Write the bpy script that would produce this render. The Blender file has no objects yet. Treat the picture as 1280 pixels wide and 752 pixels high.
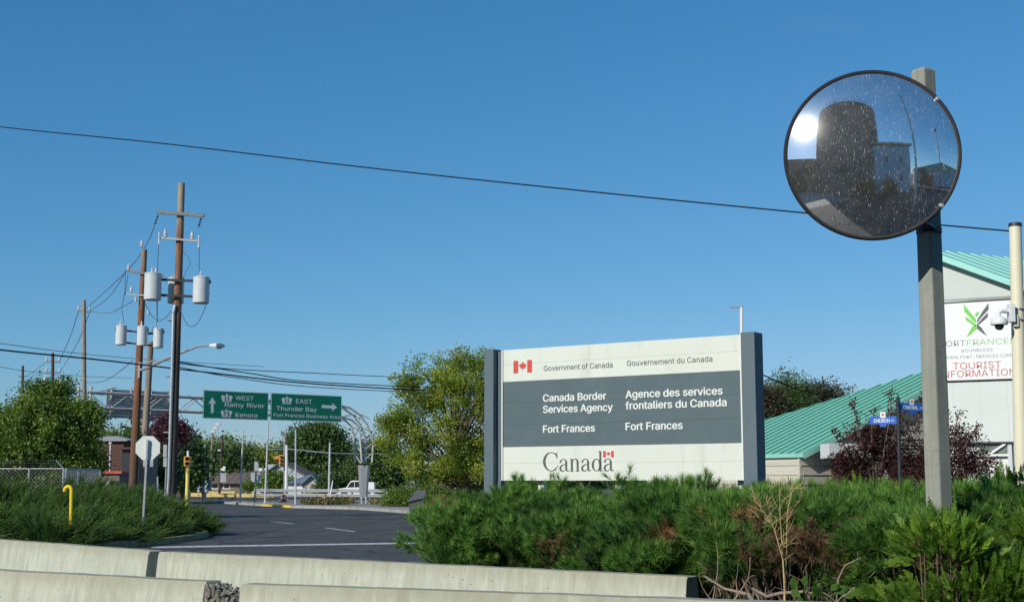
import bpy, bmesh, math, random
import numpy as np
from mathutils import Vector, Matrix
from mathutils.geometry import tessellate_polygon
R = math.radians
random.seed(7)
SC = bpy.context.scene
COL = SC.collection
PI = math.pi

# ------------------------------------------------------------------ camera
F = 1700.0                       # focal length in pixels of the 1280 wide photograph
PITCH = math.atan(227 / F)
EYE = Vector((0, 0, 1.5))
cd = bpy.data.cameras.new('camera'); cam = bpy.data.objects.new('camera', cd); COL.objects.link(cam)
cam.location = EYE; cam.rotation_euler = (PI / 2 + PITCH, 0, 0)
cd.sensor_width = 36; cd.lens = F / 1280 * 36; cd.clip_start = .1; cd.clip_end = 6000
SC.camera = cam
# ------------------------------------------------------------------ sky and sun
SUN_AZ, SUN_EL = 42.3, 29.6      # behind the camera, degrees to the left of straight back
w = bpy.data.worlds.new('World'); SC.world = w; w.use_nodes = True
nt = w.node_tree; nt.nodes.clear()
sky = nt.nodes.new('ShaderNodeTexSky'); sky.sky_type = 'NISHITA'; sky.sun_disc = False
sky.sun_elevation = R(SUN_EL); sky.sun_rotation = R(180 + SUN_AZ)
sky.altitude = 300; sky.air_density = 1.0; sky.dust_density = .35; sky.ozone_density = 2.5
bg = nt.nodes.new('ShaderNodeBackground'); bg.inputs[1].default_value = .1
wo = nt.nodes.new('ShaderNodeOutputWorld')
# the clear saturated blue of the photograph: one curve per channel on the sky colour
sep = nt.nodes.new('ShaderNodeSeparateColor'); com = nt.nodes.new('ShaderNodeCombineColor'); nt.links.new(sky.outputs[0], sep.inputs[0])
for i, (g_, k_) in enumerate(((1.31, .527), (.83, .612), (.74, .803))):
    a_ = nt.nodes.new('ShaderNodeMath'); a_.operation = 'MULTIPLY'; a_.inputs[1].default_value = .115; nt.links.new(sep.outputs[i], a_.inputs[0])
    b_ = nt.nodes.new('ShaderNodeMath'); b_.operation = 'POWER'; b_.inputs[1].default_value = g_; nt.links.new(a_.outputs[0], b_.inputs[0])
    c_ = nt.nodes.new('ShaderNodeMath'); c_.operation = 'MULTIPLY'; c_.inputs[1].default_value = k_ * 10 / 1.149; nt.links.new(b_.outputs[0], c_.inputs[0]); nt.links.new(c_.outputs[0], com.inputs[i])
# thin high wisps of cloud low in the sky
tc = nt.nodes.new('ShaderNodeTexCoord'); mp_ = nt.nodes.new('ShaderNodeMapping'); mp_.inputs['Scale'].default_value = (3, 3, 11); nt.links.new(tc.outputs['Generated'], mp_.inputs[0])
nz = nt.nodes.new('ShaderNodeTexNoise'); nz.inputs['Scale'].default_value = 1.3; nz.inputs['Detail'].default_value = 7; nz.inputs['Roughness'].default_value = .62; nt.links.new(mp_.outputs[0], nz.inputs['Vector'])
mr_ = nt.nodes.new('ShaderNodeMapRange'); mr_.inputs[1].default_value = .60; mr_.inputs[2].default_value = .9; mr_.inputs[4].default_value = .07; nt.links.new(nz.outputs['Fac'], mr_.inputs[0])
mc_ = nt.nodes.new('ShaderNodeMix'); mc_.data_type = 'RGBA'; mc_.inputs[7].default_value = (5.2, 5.6, 6.0, 1); nt.links.new(mr_.outputs[0], mc_.inputs[0]); nt.links.new(com.outputs[0], mc_.inputs[6])
nt.links.new(mc_.outputs[2], bg.inputs[0]); nt.links.new(bg.outputs[0], wo.inputs[0])
sd = bpy.data.lights.new('sun', 'SUN'); sd.energy = 3.6; sd.angle = R(.53); sd.color = (1, .95, .86)
sun = bpy.data.objects.new('sun', sd); COL.objects.link(sun)
S = Vector((-math.sin(R(SUN_AZ)) * math.cos(R(SUN_EL)), -math.cos(R(SUN_AZ)) * math.cos(R(SUN_EL)), math.sin(R(SUN_EL))))
sun.rotation_euler = S.to_track_quat('Z', 'Y').to_euler(); sun.location = S * 50
SC.view_settings.view_transform = 'Standard'; SC.view_settings.look = 'None'
SC.view_settings.exposure = .2; SC.view_settings.gamma = 1

# ------------------------------------------------------------------ measuring helpers
FW = Vector((0, math.cos(PITCH), math.sin(PITCH))); UP = Vector((0, -math.sin(PITCH), math.cos(PITCH)))
def ray(x, y): return Vector((1, 0, 0)) * ((x - 640) / F) + UP * ((376 - y) / F) + FW
def at(x, y, Y):
    d = ray(x, y); return EYE + d * (Y / d.y)
def atz(x, y, z=0.0):
    d = ray(x, y); return EYE + d * ((z - EYE.z) / d.z)
def gx(x, Y): return at(x, 603, Y).x          # X of a picture column at a distance
def zz(y, Y): return at(640, y, Y).z          # height of a picture row at a distance

# ------------------------------------------------------------------ object helpers
def tag(o, label=None, cat=None, group=None, kind=None):
    if label: o['label'] = label
    if cat: o['category'] = cat
    if group: o['group'] = group
    if kind: o['kind'] = kind
    return o
def thing(name, label, cat, loc=(0, 0, 0), group=None):
    o = bpy.data.objects.new(name, None); o.empty_display_size = .2; COL.objects.link(o); o.location = loc
    return tag(o, label, cat, group)
def wloc(o):
    v = Vector((0, 0, 0))
    while o: v += o.location; o = o.parent
    return v
def link(name, me, mat=None, parent=None, label=None):
    if mat is not None and not me.materials: me.materials.append(mat)
    o = bpy.data.objects.new(name, me); COL.objects.link(o)
    if parent: o.parent = parent
    if label: o['label'] = label
    return o
def children(o): return [c for c in bpy.data.objects if c.parent == o]
def dup(o, parent=None, label=None, kids=None):
    c = o.copy(); COL.objects.link(c); c.parent = parent
    if label: c['label'] = label
    for k in children(o): dup(k, c)
    return c
def onb(d):
    d = d.normalized(); a = Vector((0, 0, 1)) if abs(d.z) < .95 else Vector((1, 0, 0))
    x = a.cross(d).normalized(); return x, d.cross(x), d
class MB:
    def __init__(s): s.v = []; s.f = []; s.m = []; s.k = 0
    def add(s, vs, fs, k=None):
        n = len(s.v); s.v += [tuple(q) for q in vs]; s.f += [tuple(i + n for i in g) for g in fs]; s.m += [s.k if k is None else k] * len(fs); return s
    def box(s, a, b, M=None):
        (x0, y0, z0), (x1, y1, z1) = a, b
        vs = [Vector(q) for q in ((x0,y0,z0),(x1,y0,z0),(x1,y1,z0),(x0,y1,z0),(x0,y0,z1),(x1,y0,z1),(x1,y1,z1),(x0,y1,z1))]
        if M is not None: vs = [M @ q for q in vs]
        return s.add(vs, [(0,3,2,1),(4,5,6,7),(0,1,5,4),(1,2,6,5),(2,3,7,6),(3,0,4,7)])
    def bar(s, p, q, w, h=None, upv=None):
        p = Vector(p); q = Vector(q); d = (q - p).normalized(); h = h or w
        if upv is None: x, y, _ = onb(d)
        else: x = d.cross(Vector(upv)).normalized(); y = x.cross(d)
        vs = [c + x * (sx * w / 2) + y * (sy * h / 2) for c in (p, q) for sx, sy in ((-1,-1),(1,-1),(1,1),(-1,1))]
        return s.add(vs, [(0,3,2,1),(4,5,6,7),(0,1,5,4),(1,2,6,5),(2,3,7,6),(3,0,4,7)])
    def tube(s, pts, r, n=8, caps=True):
        pts = [Vector(q) for q in pts]
        if not isinstance(r, (list, tuple)): r = [r] * len(pts)
        d0 = (pts[1] - pts[0]); x, y, _ = onb(d0); vs = []; fs = []
        for i, q in enumerate(pts):
            d = (pts[min(i + 1, len(pts) - 1)] - pts[max(i - 1, 0)]).normalized()
            x = (x - d * x.dot(d)).normalized(); y = d.cross(x)
            for j in range(n):
                a = 2 * PI * j / n; vs.append(q + (x * math.cos(a) + y * math.sin(a)) * r[i])
        for i in range(len(pts) - 1):
            for j in range(n): fs.append((i*n+j, i*n+(j+1)%n, (i+1)*n+(j+1)%n, (i+1)*n+j))
        if caps: fs += [tuple(range(n - 1, -1, -1)), tuple(range((len(pts)-1)*n, len(pts)*n))]
        return s.add(vs, fs)
    def lathe(s, prof, c=(0, 0, 0), n=24, M=None):
        vs = []; fs = []; c = Vector(c)
        for r_, z in prof:
            for j in range(n):
                a = 2 * PI * j / n; q = Vector((r_ * math.cos(a), r_ * math.sin(a), z))
                vs.append((M @ q if M is not None else q) + c)
        for i in range(len(prof) - 1):
            for j in range(n): fs.append((i*n+j, i*n+(j+1)%n, (i+1)*n+(j+1)%n, (i+1)*n+j))
        return s.add(vs, fs)
    def prism(s, poly, o, u, v, n, d):
        """polygon (u,v list) extruded from plane at o by d along n"""
        o = Vector(o); u = Vector(u); v = Vector(v); n = Vector(n)
        a = [o + u * p[0] + v * p[1] for p in poly]; b = [q + n * d for q in a]; k = len(poly)
        tri = tessellate_polygon([[Vector((p[0], p[1], 0)) for p in poly]])
        fs = []
        for t in tri:
            fs.append(tuple(t)); fs.append(tuple(i + k for i in reversed(t)))
        fs += [(i, (i + 1) % k, (i + 1) % k + k, i + k) for i in range(k)]
        return s.add(a + b, fs)
    def loft(s, rings, closed=True, caps=True):
        n = len(rings[0]); vs = [q for r_ in rings for q in r_]; fs = []
        for i in range(len(rings) - 1):
            for j in range(n if closed else n - 1): fs.append((i*n+j, i*n+(j+1)%n, (i+1)*n+(j+1)%n, (i+1)*n+j))
        if caps and closed: fs += [tuple(range(n-1, -1, -1)), tuple(range((len(rings)-1)*n, len(rings)*n))]
        return s.add(vs, fs)
    def build(s, name, mat, parent=None, label=None, smooth=False, bevel=0, seg=2, fix=True):
        o0 = wloc(parent) if parent else Vector((0, 0, 0))
        me = bpy.data.meshes.new(name)
        me.from_pydata([(q[0]-o0.x, q[1]-o0.y, q[2]-o0.z) for q in s.v], [], s.f)
        for m_ in (mat if isinstance(mat, (list, tuple)) else [mat]): me.materials.append(m_)
        if any(s.m): me.polygons.foreach_set('material_index', s.m)
        if fix:
            bm = bmesh.new(); bm.from_mesh(me); bmesh.ops.recalc_face_normals(bm, faces=bm.faces); bm.to_mesh(me); bm.free()
        if smooth:
            me.polygons.foreach_set('use_smooth', [True] * len(me.polygons))
            if smooth != 'all': me.set_sharp_from_angle(angle=R(35))
        me.update()
        o = link(name, me, None, parent, label)
        if bevel:
            b = o.modifiers.new('bevel', 'BEVEL'); b.width = bevel; b.segments = seg; b.limit_method = 'ANGLE'; b.angle_limit = R(40)
        return o

# ------------------------------------------------------------------ materials
def newmat(name):
    m = bpy.data.materials.new(name); m.use_nodes = True; t = m.node_tree; t.nodes.clear()
    b = t.nodes.new('ShaderNodeBsdfPrincipled'); o = t.nodes.new('ShaderNodeOutputMaterial'); t.links.new(b.outputs[0], o.inputs[0])
    return m, t, b, o
def N(t, typ, **kw):
    n = t.nodes.new(typ)
    for k, v in kw.items():
        if k.startswith('i_'): n.inputs[int(k[2:])].default_value = v
        else: setattr(n, k, v)
    return n
def noise(t, vec, scale, detail=5, rough=.6):
    n = t.nodes.new('ShaderNodeTexNoise'); n.inputs['Scale'].default_value = scale; n.inputs['Detail'].default_value = detail; n.inputs['Roughness'].default_value = rough
    if vec: t.links.new(vec, n.inputs['Vector'])
    return n.outputs['Fac']
def coords(t, stretch=(1, 1, 1), world=True):
    if world:
        g = t.nodes.new('ShaderNodeNewGeometry'); src = g.outputs['Position']
    else:
        g = t.nodes.new('ShaderNodeTexCoord'); src = g.outputs['Object']
    mp = t.nodes.new('ShaderNodeMapping'); mp.inputs['Scale'].default_value = stretch; t.links.new(src, mp.inputs['Vector'])
    return mp.outputs[0]
def ramp(t, fac, stops):
    r_ = t.nodes.new('ShaderNodeValToRGB'); e = r_.color_ramp.elements
    while len(e) > 1: e.remove(e[-1])
    e[0].position = stops[0][0]; e[0].color = (*stops[0][1], 1)
    for p, c in stops[1:]:
        q = e.new(p); q.color = (*c, 1)
    t.links.new(fac, r_.inputs[0]); return r_.outputs[0]
def mixc(t, fac, a, b, mode='MIX'):
    m = t.nodes.new('ShaderNodeMix'); m.data_type = 'RGBA'; m.blend_type = mode
    for s_, v in ((m.inputs[0], fac), (m.inputs[6], a), (m.inputs[7], b)):
        if isinstance(v, (int, float)): s_.default_value = v
        elif isinstance(v, tuple): s_.default_value = (*v, 1) if len(v) == 3 else v
        else: t.links.new(v, s_)
    return m.outputs[2]
def bumpn(t, b, h, dist=.01, strength=.6):
    n = t.nodes.new('ShaderNodeBump'); n.inputs['Distance'].default_value = dist; n.inputs['Strength'].default_value = strength
    t.links.new(h, n.inputs['Height']); t.links.new(n.outputs[0], b.inputs['Normal'])
def mul(c, k): return tuple(min(1, x * k) for x in c)
def mat(name, c, rough=.6, metal=0, var=.18, scale=6, stretch=(1, 1, 1), c2=None, bump=.0, bs=40, spec=.4, coat=0, dirt=None, dscale=1.2, dlo=.52, dhi=.72, dstretch=(1,1,1)):
    m, t, b, o = newmat(name)
    v = coords(t, stretch)
    f_ = noise(t, v, scale)
    col = ramp(t, f_, [(.3, mul(c, 1 - var)), (.7, c2 or mul(c, 1 + var))])
    if dirt:
        f2 = noise(t, coords(t, dstretch), dscale, 8, .7)
        k = ramp(t, f2, [(dlo, (0, 0, 0)), (dhi, (1, 1, 1))])
        col = mixc(t, k, col, dirt)
    t.links.new(col, b.inputs['Base Color'])
    b.inputs['Roughness'].default_value = rough; b.inputs['Metallic'].default_value = metal; b.inputs['Specular IOR Level'].default_value = spec
    if coat: b.inputs['Coat Weight'].default_value = coat
    if bump: bumpn(t, b, noise(t, v, bs, 4), bump)
    return m
def leafmat(name, stops, trans=.35, rough=.55, noise_scale=.8, spec=.35):
    m, t, b, o = newmat(name)
    a = t.nodes.new('ShaderNodeAttribute'); a.attribute_name = 'var'
    col = ramp(t, a.outputs['Fac'], stops)
    n_ = noise(t, coords(t), noise_scale, 3)
    k = ramp(t, n_, [(.35, (.72, .74, .7)), (.65, (1.25, 1.2, 1.1))])
    col = mixc(t, 1.0, col, k, 'MULTIPLY')
    t.links.new(col, b.inputs['Base Color']); b.inputs['Roughness'].default_value = rough; b.inputs['Specular IOR Level'].default_value = spec
    tr = t.nodes.new('ShaderNodeBsdfTranslucent'); t.links.new(mixc(t, 1.0, col, (1.25, 1.35, .6), 'MULTIPLY'), tr.inputs[0])
    mx = t.nodes.new('ShaderNodeMixShader'); mx.inputs[0].default_value = trans
    t.links.new(b.outputs[0], mx.inputs[1]); t.links.new(tr.outputs[0], mx.inputs[2]); t.links.new(mx.outputs[0], o.inputs[0])
    return m

M = {}
M['asphalt'] = mat('asphalt', (.068, .067, .066), .85, var=.25, scale=1.3, bump=.004, bs=60, c2=(.078,.078,.08), dirt=(.04,.04,.042), dscale=.35)
def asphaltmat():
    m, t, b, o = newmat('worn_asphalt'); v = coords(t)
    c = ramp(t, noise(t, v, .5, 6), [(.3, (.056, .056, .054)), (.7, (.088, .087, .084))])
    c = mixc(t, ramp(t, noise(t, coords(t, (1.2, .12, 1)), 1.0, 4), [(.45, (0, 0, 0)), (.7, (.6, .6, .6))]), c, (.10, .1, .097))
    sp = ramp(t, noise(t, v, 90, 2), [(.35, (.8, .8, .8)), (.65, (1.2, 1.2, 1.2))]); c = mixc(t, 1.0, c, sp, 'MULTIPLY')
    w_ = N(t, 'ShaderNodeTexNoise'); w_.inputs['Scale'].default_value = 1.5; t.links.new(v, w_.inputs['Vector'])
    vv = N(t, 'ShaderNodeVectorMath', operation='MULTIPLY_ADD'); vv.inputs[1].default_value = (1.2, 1.2, 0); t.links.new(w_.outputs['Color'], vv.inputs[0]); t.links.new(v, vv.inputs[2])
    vo = N(t, 'ShaderNodeTexVoronoi'); vo.feature = 'DISTANCE_TO_EDGE'; vo.inputs['Scale'].default_value = .16; t.links.new(vv.outputs[0], vo.inputs['Vector'])
    k = ramp(t, vo.outputs['Distance'], [(.004, (1, 1, 1)), (.012, (0, 0, 0))])
    c = mixc(t, k, c, (.022, .022, .023)); st = ramp(t, noise(t, v, .9, 3), [(.66, (0, 0, 0)), (.74, (.7, .7, .7))]); c = mixc(t, st, c, (.042, .041, .04))
    t.links.new(c, b.inputs['Base Color']); b.inputs['Roughness'].default_value = .85; b.inputs['Specular IOR Level'].default_value = .3
    bumpn(t, b, noise(t, v, 70, 4), .006); return m
M['asphalt'] = asphaltmat()
M['ground'] = mat('ground', (.16, .14, .10), .95, var=.3, scale=.6, c2=(.1,.12,.05), bump=.02, bs=8)
M['gravel'] = mat('gravel', (.25, .23, .2), .95, var=.3, scale=4, bump=.02, bs=30, dirt=(.13,.12,.08), dscale=.5)
M['soil'] = mat('soil', (.07, .052, .035), .95, var=.4, scale=5, bump=.03, bs=20)
M['walk'] = mat('walk', (.33, .32, .29), .9, var=.12, scale=2, bump=.004, bs=60, dirt=(.2,.19,.16), dscale=.6)
M['paint'] = mat('road_paint', (.62, .62, .6), .7, var=.15, scale=8, dirt=(.2,.2,.2), dscale=6, dlo=.5, dhi=.6)
M['yellow_paint'] = mat('yellow_paint', (.72, .5, .07), .6, var=.12, scale=5, dirt=(.4,.35,.25), dscale=3)
M['kerb_dirty'] = mat('kerb_dirty', (.24, .21, .12), .85, var=.3, scale=4, dirt=(.42, .33, .08), dscale=2)
M['yellow_rail'] = mat('yellow_rail', (.68, .52, .2), .6, var=.15, scale=2)
M['yellow_pipe'] = mat('yellow_pipe', (.8, .56, .02), .4, var=.05, scale=5)
M['yellow_pole'] = mat('yellow_pole', (.76, .62, .14), .45, var=.08, scale=5)
M['orange'] = mat('signal_orange', (.62, .27, .03), .5, var=.15, scale=14)
M['red'] = mat('faded_red', (.5, .12, .07), .7, var=.2, scale=6)
M['slate'] = mat('slate_blue_paint', (.098, .142, .165), .6, var=.06, scale=3, bump=.0006, bs=200, dirt=(.12,.16,.175), dscale=1.5)
M['band'] = mat('blue_grey_board', (.084, .128, .142), .6, var=.06, scale=2.5, bump=.0006, bs=150, dirt=(.1,.145,.155), dscale=2)
M['cream'] = mat('cream_board', (.66, .7, .62), .5, var=.03, scale=2, dirt=(.56,.6,.53), dscale=1.5, dstretch=(3,3,.5))
M['trimw'] = mat('white_trim', (.72, .74, .7), .5, var=.04)
M['letw'] = mat('white_letters', (.74, .78, .74), .5, var=.02)
M['letd'] = mat('dark_letters', (.09, .1, .1), .6, var=.05)
M['flagred'] = mat('flag_red', (.62, .07, .05), .5, var=.05)
M['green'] = mat('highway_green', (.0, .18, .10), .45, var=.08, scale=1.2, c2=(.0,.215,.12))
M['galv'] = mat('galvanised_steel', (.42, .44, .44), .45, .55, var=.15, scale=10)
M['galvd'] = mat('weathered_galvanised', (.33, .34, .34), .5, .3, var=.2, scale=4)
M['truss'] = mat('painted_truss_steel', (.5, .49, .46), .55, .1, var=.12, scale=2)
M['whitem'] = mat('white_metal', (.72, .73, .72), .45, 0, var=.05)
M['alu'] = mat('bare_sign_back', (.36, .39, .4), .55, .25, var=.12, scale=3)
M['signback'] = mat('pale_sign_back', (.74, .77, .71), .5, 0, var=.04, scale=4)
M['dark'] = mat('dark_metal', (.035, .038, .042), .5, .2, var=.2)
M['black'] = mat('black_rubber', (.02, .02, .022), .6, var=.2)
M['wire'] = mat('cable_black', (.008, .008, .01), .85, var=.1, spec=.1)
M['paleg'] = mat('pale_grey_pole', (.45, .47, .48), .6, var=.1)
M['wirel'] = mat('cable_grey', (.1, .12, .14), .6, var=.1)
M['wood'] = mat('pole_wood_brown', (.17, .085, .045), .85, var=.4, scale=9, stretch=(1,1,.12), c2=(.26,.15,.09), bump=.01, bs=30)
def agedpole(name, c, top, bot, z0, z1, z2, z3):
    m, t, b, o = newmat(name); v = coords(t, (1, 1, .12))
    col = ramp(t, noise(t, v, 9), [(.3, mul(c, .6)), (.7, mul(c, 1.35))])
    g = t.nodes.new('ShaderNodeNewGeometry'); sx = t.nodes.new('ShaderNodeSeparateXYZ'); t.links.new(g.outputs['Position'], sx.inputs[0])
    wob = N(t, 'ShaderNodeMath', operation='MULTIPLY_ADD'); wob.inputs[1].default_value = 1.6; t.links.new(noise(t, coords(t, (3, 3, .5)), 1.5), wob.inputs[0]); t.links.new(sx.outputs[2], wob.inputs[2])
    def lvl(a, b_):
        r_ = N(t, 'ShaderNodeMapRange'); r_.inputs[1].default_value = a; r_.inputs[2].default_value = b_; t.links.new(wob.outputs[0], r_.inputs[0]); return r_.outputs[0]
    grain = ramp(t, noise(t, v, 14), [(.3, (.65, .65, .65)), (.7, (1.2, 1.2, 1.2))])
    low = mixc(t, 1.0, grain, bot, 'MULTIPLY'); hi = mixc(t, 1.0, grain, top, 'MULTIPLY')
    col = mixc(t, lvl(z0, z1), low, col); col = mixc(t, lvl(z2, z3), col, hi)
    t.links.new(col, b.inputs['Base Color']); b.inputs['Roughness'].default_value = .9; bumpn(t, b, noise(t, v, 30, 4), .012); return m
M['pole1'] = agedpole('tall_pole_wood', (.23, .12, .07), (.36, .3, .22), (.085, .06, .045), 7.2, 9.2, 11.3, 12.6)
M['pole2'] = agedpole('orange_pole_wood', (.20, .088, .046), (.30, .21, .14), (.12, .07, .045), 2, 6, 10, 12)
M['woodg'] = mat('pole_wood_grey', (.27, .22, .17), .85, var=.3, scale=9, stretch=(1,1,.12), bump=.01, bs=30)
M['woodo'] = mat('pole_wood_orange', (.24, .105, .05), .85, var=.35, scale=9, stretch=(1,1,.12), c2=(.32,.16,.08), bump=.01, bs=30)
M['wooddk'] = mat('pole_wood_dark', (.085, .055, .04), .85, var=.35, scale=9, stretch=(1,1,.12), bump=.01, bs=30)
M['arm'] = mat('crossarm_wood', (.2, .21, .21), .85, var=.2, scale=8)
M['can'] = mat('transformer_grey', (.56, .6, .6), .4, .0, var=.05, scale=3)
M['porc'] = mat('porcelain', (.6, .6, .6), .25, var=.1)
M['teal'] = mat('teal_roof_metal', (.29, .58, .48), .42, .05, var=.05, scale=1, c2=(.29,.62,.5), dirt=(.22,.5,.4), dscale=.8)
M['tealrib'] = mat('teal_rib_shade', (.10, .36, .28), .45, .05, var=.05)  # darker than the panels: shading along the ribs put into the colour
M['tealtop'] = mat('pale_teal_roof_metal', (.30, .64, .55), .4, .05, var=.05)
M['siding'] = mat('siding_shade_tone', (.46, .43, .35), .8, var=.12, scale=3, stretch=(.3,.3,4), dirt=(.36,.33,.26), dscale=2)  # same siding as the beige wall, coloured darker for its shaded side
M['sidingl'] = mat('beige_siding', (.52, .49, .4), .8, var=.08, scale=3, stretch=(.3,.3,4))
M['stucco'] = mat('pale_wall_panel', (.62, .66, .62), .7, var=.03, scale=1.5)
M['stuccog'] = mat('grey_gable_panel', (.56, .6, .55), .75, var=.04, scale=1.5)
M['banner'] = mat('banner_white', (.78, .82, .78), .6, var=.02)
M['logog'] = mat('logo_green', (.17, .56, .08), .5, var=.03)
M['logod'] = mat('logo_charcoal', (.1, .1, .11), .5, var=.03)
M['txtg'] = mat('banner_text_green', (.3, .52, .25), .5, var=.03)
M['txtgrey'] = mat('banner_text_grey', (.25, .27, .26), .5, var=.03)
M['txtr'] = mat('banner_text_red', (.55, .12, .14), .5, var=.03)
M['creamp'] = mat('cream_pole_paint', (.72, .68, .5), .5, var=.04, scale=3)
M['streetblue'] = mat('street_sign_blue', (.02, .12, .5), .45, var=.08)
M['darkglass'] = mat('dark_glass', (.03, .035, .04), .15, var=.2, spec=.6)
M['greenglass'] = mat('grey_green_glass', (.16, .2, .16), .25, var=.1, spec=.6)
M['brick'] = mat('dark_brick', (.115, .06, .05), .9, var=.25, scale=6)
M['brownwall'] = mat('brown_wall', (.2, .16, .125), .85, var=.12, scale=2)
M['roofb'] = mat('brown_shingle_roof', (.15, .12, .1), .9, var=.2, scale=5)
M['roofg'] = mat('grey_shingle_roof', (.34, .34, .32), .9, var=.12, scale=5)
M['roofblue'] = mat('slate_blue_roof', (.16, .2, .26), .8, var=.15, scale=3)
M['white'] = mat('white_wall', (.7, .7, .68), .7, var=.05)
M['bluewhite'] = mat('cool_white_wall', (.42, .46, .48), .8, var=.06)
M['carwhite'] = mat('white_car_paint', (.8, .8, .8), .3, var=.02, coat=.5)
M['bark'] = mat('bark', (.13, .1, .075), .9, var=.3, scale=8, stretch=(1,1,.3), bump=.01, bs=25)
M['twig'] = mat('dead_twig', (.3, .24, .18), .9, var=.3, scale=20)
M['straw'] = mat('dry_stalk', (.5, .38, .18), .85, var=.25, scale=20)
M['mint'] = mat('teal_factory_wall', (.22, .46, .55), .7, var=.12, scale=.6, stretch=(1,1,.3))
M['silo'] = mat('silo_concrete', (.12, .12, .11), .9, var=.3, scale=.8, stretch=(1,1,.15), dirt=(.2,.2,.19), dscale=.9)
M['cloth_red'] = M['red']

def concrete(name, c, streak, top=None, s=1.0):
    m, t, b, o = newmat(name)
    v = coords(t)
    base = ramp(t, noise(t, v, 2.2 * s, 8, .65), [(.3, mul(c, .86)), (.7, mul(c, 1.08))])
    drip = ramp(t, noise(t, coords(t, (9, 9, .45)), 1.4, 6, .6), [(.45, (0, 0, 0)), (.72, (1, 1, 1))])
    base = mixc(t, drip, base, streak)
    drip2 = ramp(t, noise(t, coords(t, (22, 22, .8)), 1.0, 4, .6), [(.52, (0, 0, 0)), (.7, (.65, .65, .65))])
    base = mixc(t, drip2, base, mul(c, 1.22))
    blot = ramp(t, noise(t, v, 1.1, 6, .6), [(.5, (0, 0, 0)), (.75, (.7, .7, .7))])
    base = mixc(t, blot, base, mul(c, .8))
    scuff = ramp(t, noise(t, coords(t, (.9, .9, 7)), 2.3, 7, .7), [(.6, (0, 0, 0)), (.7, (.55, .55, .55))]); base = mixc(t, scuff, base, mul(c, .62))
    rust = ramp(t, noise(t, coords(t, (7, 7, .35)), 1.1, 5, .6), [(.66, (0, 0, 0)), (.78, (.45, .45, .45))]); base = mixc(t, rust, base, (.30, .22, .13))
    pit = N(t, 'ShaderNodeTexVoronoi'); pit.inputs['Scale'].default_value = 11; t.links.new(v, pit.inputs['Vector'])
    pk = ramp(t, pit.outputs['Distance'], [(.05, (1, 1, 1)), (.09, (0, 0, 0))])
    base = mixc(t, pk, base, mul(c, .3))
    if top:   # grime along the weathered top edge
        g = t.nodes.new('ShaderNodeNewGeometry'); sx = t.nodes.new('ShaderNodeSeparateXYZ'); t.links.new(g.outputs['Position'], sx.inputs[0])
        wob = N(t, 'ShaderNodeMath', operation='MULTIPLY_ADD'); wob.inputs[1].default_value = .22; t.links.new(noise(t, coords(t, (6, 6, 2)), 1.6, 6), wob.inputs[0]); t.links.new(sx.outputs[2], wob.inputs[2])
        mr = N(t, 'ShaderNodeMapRange'); mr.inputs[1].default_value = .80; mr.inputs[2].default_value = .94; mr.inputs[4].default_value = .75; t.links.new(wob.outputs[0], mr.inputs[0])
        base = mixc(t, mr.outputs[0], base, top)
    t.links.new(base, b.inputs['Base Color']); b.inputs['Roughness'].default_value = .9; b.inputs['Specular IOR Level'].default_value = .2
    bumpn(t, b, noise(t, v, 60, 6, .7), .004, .5)
    return m
M['barrier'] = concrete('barrier_concrete', (.46, .48, .39), (.34, .35, .27), (.30, .285, .20))
M['rubble'] = concrete('broken_concrete', (.26, .25, .21), (.15, .14, .12))
M['postc'] = concrete('post_concrete', (.30, .31, .265), (.25, .255, .215), s=3)

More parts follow.
